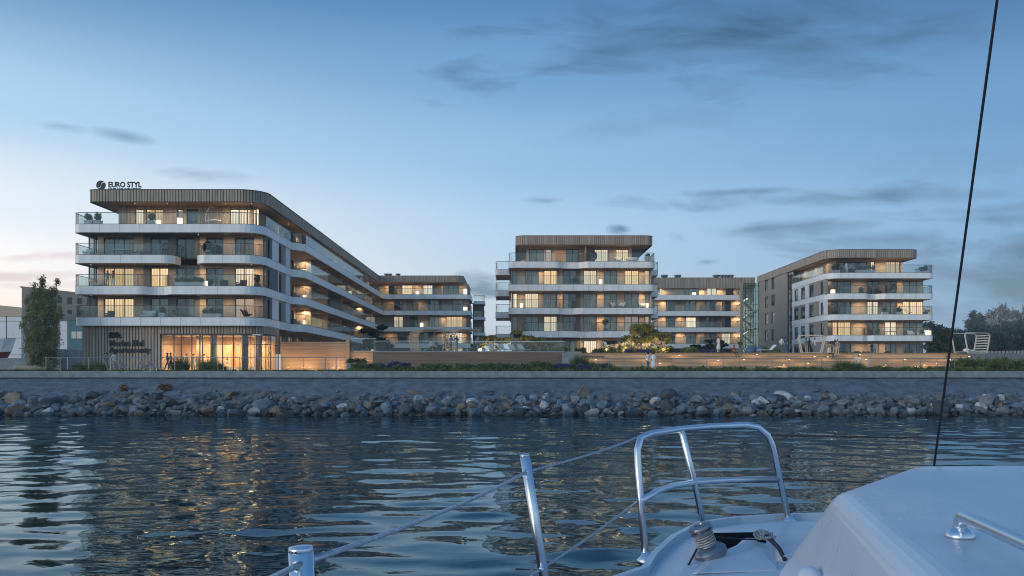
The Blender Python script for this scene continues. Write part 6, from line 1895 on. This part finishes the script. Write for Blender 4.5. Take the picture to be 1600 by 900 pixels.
# wing
for i, (y, fl) in enumerate(((100.8, 3), (101, 2), (101, 1), (101, 0))):
    t = armchair('dark armchair at the near end of the receding wing balcony, storey %s' % ('five', 'four', 'three', 'two')[i], 800 - 24.4 * FPX / y, y, ZB[fl] - .1, 'dark_fabric', .8)
for i, (p, y, z, lab) in enumerate(((473, 104.5, F5 - 8.95, 'second'), (474, 104.5, F5 - 3, 'fourth'), (497, 104.5, F5 - 6, 'third'))):
    lantern('bright floor lantern on the %s storey of the receding wing' % lab, 800 - 24.2 * FPX / y, y, z, .9, .36)
lantern('warm lantern at the left end of the far rear terrace, top storey', 652, 164.6, F5, .8, .5)
lantern('warm lantern at the right corner of the far rear terrace, top storey', 727, 164.6, F5, 1.2, .6)
lantern('round warm lamp on the far rear third-storey balcony', 659, 164.5, F3, .9, .5)
lantern('bright warm lamp at the right end of the far rear fourth-storey balcony', 727, 164.5, F4, .8, .7)
# central building
lantern('small bright lantern on the left penthouse terrace of the central building', 817, 116, F5, .28, .4)
eggchair('round dark hanging-style egg chair on the central penthouse terrace', 927, 116, F5)
armchair('pale armchair left of the sofa on the central penthouse terrace', 966, 116, F5, 'planter')
armchair('pale sofa at the right of the central penthouse terrace', 988, 116, F5, 'planter', 0, 1.5)
planter('sand-coloured planter at the right corner of the central penthouse terrace', 1012, 116, F5, .8, .9, 'leaf_dark', .4, 'pale_frame', n=300, seed=8)
planter('big dark bowl planter with a spiky plant on the central fourth-storey balcony', 899, 116.2, F4, .9, .5, 'leaf_dark', .8, 'planter_dark', n=500, seed=9)
lantern('bright lantern against the lit wooden pier on the central fourth storey', 938.5, 116.2, F4, .85, .36)
lantern('bright lantern beside the lit windows at the left of the central third storey', 814.5, 116.4, F3, .8, .36)
moonchair('pale sling chair, left of two on the central third-storey balcony', 961, 116.2, F3, .7, 'white_fabric')
moonchair('pale sling chair, right of two on the central third-storey balcony', 970, 116.2, F3, -.7, 'white_fabric')
armchair('white armchair at the right end of the central third-storey balcony', 1004, 116.2, F3, 'white_fabric')
lantern('bright lantern by the right-hand window of the central third storey', 1011, 116.4, F3, .8, .36)
planter('dark pot with a clipped ball tree on the central second-storey balcony', 946, 116, F2, .55, .5, 'leaf_dark', 1.25, 'planter_dark', n=900, seed=10, ball_=True)
# right-hand building
planter('pale planter with a round shrub at the left of the right-hand penthouse terrace', 1306, 129.2, F5, 1.1, .6, 'leaf_dark', 1.2, n=700, seed=11)
planter('long pale trough planter with dense green on the right-hand penthouse terrace', 1352, 129, F5, 2.9, .6, 'leaf_dark', .8, n=1500, seed=12)
planter('pale bowl planter with grasses at the right corner of the right-hand penthouse terrace', 1443, 129.2, F5, 1.2, .4, 'leaf_dark', 1.0, n=800, seed=13)
lantern('bright lantern at the left of the right-hand fourth-storey balcony', 1301.5, 129.3, F4, .75, .5)
planter('dark pot with a bushy plant on the right-hand fourth-storey balcony', 1345.5, 129.3, F4, .8, .4, 'leaf_dark', .9, 'planter_dark', n=600, seed=14)
armchair('dark armchair right of the bushy plant on the right-hand fourth storey', 1372, 129.6, F4, 'dark_fabric')
eggchair('round dark egg chair on the right-hand fourth-storey balcony', 1396, 129.4, F4)
armchair('small dark chair at the left of the right-hand third-storey balcony', 1306, 129.4, F3, 'dark_fabric')
planter('white pot with tall grass on the right-hand third-storey balcony', 1382, 129.2, F3, .8, .5, 'leaf_dark', .9, n=600, seed=15)
planter('dark-leaved plant in a pale pot right of the tall grass on the right-hand third storey', 1405, 129.4, F3, .8, .5, 'leaf_pine', .9, n=600, seed=16)
moonchair('dark sling chair left of two before the lit right-hand third-storey windows', 1421, 129.3, F3, 1.1)
moonchair('dark sling chair right of two at the end of the right-hand third-storey balcony', 1446, 129.3, F3, -1.1)
planter('pot with dark shrub beside the lit right-hand second-storey window', 1371, 129.4, F2, .6, .5, 'leaf_dark', .9, 'planter_dark', n=500, seed=17)
table('long dark table on the right-hand second-storey balcony', 1391, 129.2, F2, 1.6, .72, 'dark_fabric')
armchair('white armchair on the right-hand second-storey balcony', 1424, 129.3, F2, 'white_fabric')
planter('pale pot with small shrub beside the lantern on the right-hand second storey', 1441, 129.3, F2, .8, .4, 'leaf_dark', .7, n=400, seed=18)
lantern('bright lantern at the right end of the right-hand second-storey balcony', 1449, 129.3, F2, .85, .65)
lantern('bright lantern on the rear top terrace between the lit windows', 1084.5, 166.1, F5, .7, .5)
# deck and promenade
for i, p in enumerate((771, 787, 803, 817)):
    lounger(('leftmost of the four sun loungers on the podium deck', 'second from left of the four sun loungers on the podium deck', 'third from left of the four sun loungers on the podium deck', 'rightmost of the four sun loungers on the podium deck')[i], p, 94.6, ZD, 'pale_frame', 0.45, 'podium sun loungers')
for i, (p, r) in enumerate(((187, 1.3), (200, 1.3), (221, -1.3), (232, 1.3), (245, 1.3))):
    lounger(('first dark deck lounger from the walking pair, on the quay', 'second dark deck lounger from the walking pair, on the quay', 'third dark deck lounger, turned the other way, on the quay', 'fourth dark deck lounger on the quay under the lettering end', 'dark deck lounger on the quay nearest the dark walkers')[i], p, 83.2, ZG, 'grey_fabric', r, 'quay loungers')
lantern('bright low lamp on the podium corner beside the lone standing person', 750, 93.2, ZD, .4, .4)
pb_ = thing('planter_box', 'low grey planter box at the foot of the podium beside the railing end', 'planter', (px(556, 83), 83.5, ZG))
MB().box(-.85, .85, -.4, .4, 0, .75).obj('box', M['concrete'], pb_)
leaves('foliage', M['leaf_dark'], [(x, 0, .95, .35, .3, .3) for x in (-.6, 0, .6)], 700, .06, pb_, 620)
def beanbag(label, p, d, z, m):
    t = thing('bean_bag', label, 'bean bag', (at(p, d), d, z))
    MB().lathe([(.38, 0), (.52, .1), (.55, .25), (.45, .48), (.28, .68), (.1, .78)], 14).obj('bag', M[m], t, smooth=True)
    MB().tube([(0, 0, .77), (.03, 0, .84), (.08, 0, .8)], .015, 6).obj('handle', M[m], t)
beanbag('left one of three blue bean bags before the stair glass', 1172, 97.5, ZD, 'cloth_blue')
beanbag('middle one of three blue bean bags before the stair glass', 1180, 98.2, ZD, 'cloth_blue')
beanbag('right one of three blue bean bags before the stair glass', 1187, 97.6, ZD, 'cloth_blue')
lounger('white lounger with raised back on the deck before the brown wing', 1200, 96.8, ZD, 'white_fabric', -1.3)
sl_ = thing('stair_slab', 'pale blue slab of stairs at the right end of the podium wall', 'stairs', (px(889, 88), 88, ZG))
for k in range(5):
    MB().box(-.6, .6, k * .34, k * .34 + .33, 0, 1.0 + .22 * k).obj('tread', M['concrete'], sl_)

# ================================================================== YACHT
Y_ = thing('sailing_yacht', 'white sailing yacht deck in the foreground with steel rails and grab handle', 'boat', (2.0, 0, 0))
YL = Y_.location
def yp(p, y, d):
    """a point of the yacht: photo column p, row y, distance d"""
    return Vector((px(p, d) - 2.0, d, pz(y, d)))
DZ = CAMZ - 0.68
out = [(-0.9, -3.0), (-0.62, -1.0), (-0.33, 1.1), (0.05, 2.55), (0.42, 3.02), (0.49, 3.26), (0.62, 3.6), (0.80, 3.93), (1.0, 4.07), (1.2, 4.14), (1.6, 4.2), (2.2, 4.22), (2.8, 4.12), (3.4, 3.7), (3.9, 2.9), (4.4, 1.1), (4.7, -1), (4.9, -3.0)]
n = len(out)
def ring(f, z, dy=0.0):
    cx, cy = 2.0, 0.5
    return [((x - cx) * f + cx - 2.0, (y - cy) * f + cy + dy, z) for x, y in out]
mb = MB()
rings = [ring(0.72, -0.3), ring(0.9, 0.9), ring(0.99, 2.3), ring(1.0, DZ - 0.04), ring(0.995, DZ + 0.012)]
vs = [p for r_ in rings for p in r_]
fs = [(k * n + i, k * n + (i + 1) % n, (k + 1) * n + (i + 1) % n, (k + 1) * n + i) for k in range(4) for i in range(n)]
mb.add(vs, fs)
mb.obj('hull', M['gelcoat'], Y_, smooth=False)
mb = MB()
ins = ring(0.994, DZ); m2 = ring(0.93, DZ + 0.03)
mb.add(ins + m2, [(i, (i + 1) % n, n + (i + 1) % n, n + i) for i in range(n)] + [tuple(range(n, 2 * n))])
mb.obj('deck', M['gelcoat'], Y_)
mb = MB()
toe = [Vector((x, y)) for x, y, _ in ring(0.985, 0)]
sweep(mb, toe, -0.012, 0.012, DZ + 0.005, DZ + 0.035)
mb.obj('toe_rail', M['gelcoat'], Y_)
# raised facets on the side deck
zt = CAMZ - 0.60
lo = [yp(1048, 905, 2.96), yp(1228, 905, 2.98), yp(1236, 842, 3.72), yp(1118, 838, 3.72)]
hi = [yp(1088, 896, 2.86), yp(1214, 890, 2.93), yp(1212, 858, 3.3), yp(1172, 841, 3.36)]
lo = [Vector((p.x, p.y, DZ + 0.0)) for p in lo]
bevel(MB().hexa(lo, hi).obj('winch_plinth', M['gelcoat'], Y_), 0.02, 3)
# dark opening, its inner shade put in as a black block, with its coaming
mb = MB(); a = [yp(1114, 829, 3.52), yp(1192, 828, 3.54), yp(1197, 840, 3.37), yp(1127, 852, 3.22)]
za = DZ + 0.05
mb.prism([(p.x, p.y) for p in (a[3], a[2], a[1], a[0])], DZ + 0.02, za)
mb.obj('hatch', M['hatch_shade'], Y_)
lo = [yp(1197, 872, 3.1), yp(1250, 905, 3.05), yp(1330, 830, 4.1), yp(1188, 830, 4.05)]
lo = [Vector((p.x, p.y, DZ + 0.005)) for p in lo]
hi = [yp(1226, 868, 3.05), yp(1270, 868, 3.1), yp(1330, 812, 4.08), yp(1191, 814, 4.05)]
bevel(MB().hexa(lo, hi).obj('coaming', M['gelcoat'], Y_), 0.015, 2)
# coachroof: flat top, long chamfers
ztop = CAMZ - 0.317
T = [Vector((px(q, d) - 2.0, d, CAMZ - (yy - HZ) * d / FPX)) for q, yy, d in ((1450, 905, 1.38), (1305, 768, 2.39), (1420, 727, 3.06))]
T += [Vector((3.9 - 2.0, 3.2, ztop + .01)), Vector((4.0 - 2.0, 0.4, ztop)), Vector((0.50 - 2.0 + 0.05, 0.4, ztop))]
T = [Vector((p.x, p.y, ztop)) for p in T]
Bt = [yp(1330, 1010, 2.0), yp(1212, 903, 2.98), yp(1420, 800, 4.3)]
Bt[0] = Vector((0.46 - 2.0, 1.38, DZ + 0.01)); Bt[1] = Vector((px(1212, 2.98) - 2.0, 2.98, DZ + 0.01)); Bt[2] = Vector((1.75 - 2.0, 3.75, DZ + 0.01))
Bt += [Vector((4.25 - 2.0, 3.6, DZ + 0.01)), Vector((4.45 - 2.0, 0.4, DZ + 0.01)), Vector((0.16 - 2.0, 0.4, DZ + 0.01))]
mb = MB(); k = 6
mb.add(T + Bt, [(0, 1, 2, 3, 4, 5)[::-1]] + [(i, (i + 1) % k, k + (i + 1) % k, k + i) for i in range(k)])
o = mb.obj('coachroof', M['gelcoat'], Y_, smooth=False)
bevel(o, 0.045, 5, 12)
# grab rail on the coachroof
g0 = Vector((px(1500, 1.72) - 2.0, 1.72, ztop)); hgt = 0.062
hgt = 0.044; dv = Vector((-0.04, -0.285, 0)).normalized()
path = [g0 + Vector((0, 0, -0.01)), g0 + Vector((0, 0, hgt * .5)), g0 + dv * 0.004 + Vector((0, 0, hgt * .8)), g0 + dv * 0.014 + Vector((0, 0, hgt * .97)), g0 + dv * 0.035 + Vector((0, 0, hgt)), g0 + dv * 0.8 + Vector((0, 0, hgt)), g0 + dv * 0.83 + Vector((0, 0, hgt * .8)), g0 + dv * 0.84 + Vector((0, 0, -.01))]
gr = MB().tube(path, 0.0125, 16).obj('grab_rail', M['steel'], Y_, smooth=True)
MB().lathe([(0.027, -.002), (0.027, .006), (0.02, .014), (0.0135, .02)], 18, g0).obj('flange', M['steel'], gr, smooth=True)
# small round vent at the foot of the coachroof
vq = yp(1262, 893, 1.62)
# pushpit rail
TR = 0.0135
zr = CAMZ - 0.238
A0 = yp(1009, 876, 3.30); A1 = Vector((px(997, 3.38) - 2.0, 3.38, CAMZ - .36)); A2 = Vector((px(996, 3.40) - 2.0, 3.40, zr - .055))
A3 = Vector((px(1001, 3.42) - 2.0, 3.42, zr - .012)); A4 = Vector((px(1016, 3.47) - 2.0, 3.47, zr)); A5 = Vector((px(1062, 3.72) - 2.0, 3.72, zr + .002)); A6 = Vector((px(1110, 3.90) - 2.0, 3.90, zr + .003))
A7 = Vector((px(1164, 4.0) - 2.0, 4.0, zr + .003)); A8 = Vector((px(1185, 4.02) - 2.0, 4.02, zr - .008)); A9 = Vector((px(1200, 4.03) - 2.0, 4.03, zr - .045)); A10 = Vector((px(1207, 4.04) - 2.0, 4.04, zr - .09)); A11 = yp(1233, 815, 4.05)
rail = MB().tube([A0, A1, A2, A3, A4, A5, A6, A7, A8, A9, A10, A11], TR, 14).obj('pushpit_rail', M['steel'], Y_, smooth=True)
B0 = yp(1003, 782, 3.34); 
MB().tube([B0, yp(1026, 768, 3.5), yp(1052, 759, 3.66), yp(1085, 753.5, 3.8), yp(1140, 750, 3.96), yp(1218, 749, 4.045)], TR * 0.92, 14).obj('middle_rail', M['steel'], rail, smooth=True)
MB().tube([yp(1065, 672, 3.73), yp(1085, 755, 3.8), yp(1101, 826, 3.84)], TR * 0.95, 14).obj('stanchion', M['steel'], rail, smooth=True)
for p_ in (A0, A11):
    MB().lathe([(.032, -.01), (.032, .006), (.02, .014), (.016, .03)], 16, p_).obj('foot', M['steel'], rail, smooth=True)
# stanchions and lifelines
def stanchion(top, bot, r):
    s_ = MB().tube([bot, top], [r, r], 18).obj('stanchion', M['steel'], Y_, smooth=True)
    d_ = (top - bot).normalized()
    MB().lathe([(r * 1.02, -.002), (r * .95, .004), (r * .3, .006)], 18, top, d_).obj('cap', M['steel'], s_, smooth=True)
    return s_
S1t, S1b = yp(470, 859, 1.2), yp(492, 1120, 1.2)
S2t, S2b = yp(820, 712, 2.6), yp(857, 925, 2.62)
S1b.z = DZ; S2b.z = DZ
stanchion(S1t, S1b, 0.0165); stanchion(S2t, S2b, 0.0145)
def line(name, a, b, r, sag, m, parent, n=14):
    pts = [a.lerp(b, i / n) - Vector((0, 0, sag * 4 * (i / n) * (1 - i / n))) for i in range(n + 1)]
    return MB().tube(pts, r, 8).obj(name, M[m], parent, smooth=True)
L1 = yp(474, 879, 1.2); L2 = yp(823, 737, 2.6); L3 = yp(994, 684, 3.40)
line('lifeline', yp(380, 925, 0.95), L1, 0.0042, 0.0, 'wire', Y_)
line('lifeline', L1, L2, 0.0046, 0.012, 'wire', Y_); line('lifeline', L2, L3, 0.0042, 0.008, 'wire', Y_)
l2 = yp(848, 888, 2.61); l3 = yp(1000, 780, 3.38)
line('lifeline', yp(700, 990, 2.1), l2, 0.0042, 0.0, 'wire', Y_); line('lifeline', l2, l3, 0.0042, 0.006, 'wire', Y_)
line('lifeline', A9, Vector((3.7 - 2.0, 3.5, zr - .02)), 0.0035, 0.01, 'rope_dark', Y_); line('lifeline', yp(1218, 749, 4.045), Vector((3.75 - 2.0, 3.45, CAMZ - .47)), 0.0035, 0.01, 'rope_dark', Y_)
for p_, nm_ in ((L2, 0), (l2, 0), (L1, 1)):
    MB().lathe([(.0075, -.018), (.0085, -.012), (.0085, .012), (.0075, .018)], 12, p_, (0.32, 0.95, 0.0)).obj('ferrule', M['steel'], Y_, smooth=True)
# stay
sb0 = yp(1460, 724, 3.62); st1 = yp(1558, 0, 2.75)
dr = (st1 - sb0)
MB().tube([sb0 - dr * 0.13, sb0, st1, st1 + dr * 3.0], 0.0045, 10).obj('stay', M['black_metal'], Y_, smooth=True)
# winch with turns of rope
w0 = yp(1112, 868, 3.12); ax = Vector((-0.42, -0.05, 1)).normalized()
wi = MB().lathe([(r_ * .88, z_ * .92) for r_, z_ in [(.066, 0), (.066, .02), (.058, .03), (.05, .034), (.036, .042), (.031, .06), (.031, .085), (.036, .092), (.047, .097), (.047, .104), (.036, .106), (.036, .114), (.048, .116), (.046, .124), (.02, .128), (.018, .122)]], 26, w0, ax).obj('winch', M['winch_metal'], Y_, smooth=True)
em = wi.modifiers.new('es', 'EDGE_SPLIT'); em.split_angle = RAD(35)
hel = []
q = Vector((0, 0, 1)).rotation_difference(ax).to_matrix()
for i in range(5 * 16 + 1):
    a = 2 * math.pi * i / 16
    hel.append(w0 + q @ Vector((.0325 * math.cos(a), .0325 * math.sin(a), .042 + .0088 * i / 16)))
MB().tube(hel, .0036, 7).obj('rope_turns', M['rope_grey'], wi, smooth=True)
line('sheet', w0 + q @ Vector((-.04, -.01, .045)), yp(1062, 905, 2.95), .0035, .004, 'rope_dark', Y_)
line('sheet', w0 + q @ Vector((.04, .02, .05)), yp(1185, 843, 3.3), .003, .002, 'rope_dark', Y_)
coil = []
c0 = yp(1184, 842, 3.28)
for i in range(60):
    a = i * 0.52
    coil.append(c0 + Vector((.018 * math.cos(a) + i * .0007, .05 * math.sin(a) * (0.6 + .4 * math.sin(i)), .006 + .012 * math.sin(a * .5 + 1) ** 2 + (i % 7) * .0012)))
MB().tube(coil, .0042, 6).obj('rope_coil', M['rope_grey'], Y_, smooth=True)
MB().tube([c0 + Vector((.03, -.01, .012)), yp(1207, 846, 3.22), yp(1218, 858, 3.12), yp(1226, 874, 3.05)], .008, 8).obj('rope_tail', M['rope_dark'], Y_, smooth=True)
# rounded cleat fairing by the coachroof
MB().ball(yp(1266, 908, 2.2), .036, 16, 9, (0.9, 1.4, 1.0)).obj('fairlead', M['gelcoat'], Y_, smooth=True)

# ================================================================== EVENING AIR
hm = bpy.data.materials.new('haze'); hm.use_nodes = True
ht = hm.node_tree; ht.nodes.clear()
hv = ht.nodes.new('ShaderNodeVolumePrincipled'); hv.inputs['Color'].default_value = (0.90, 0.95, 1.0, 1); hv.inputs['Density'].default_value = 0.0004; hv.inputs['Anisotropy'].default_value = 0.0
ho = ht.nodes.new('ShaderNodeOutputMaterial'); ht.links.new(hv.outputs[0], ho.inputs['Volume'])
MB().box(-1250, 1250, -520, 930, -2.0, 28.0).obj('haze', hm, kind='stuff')
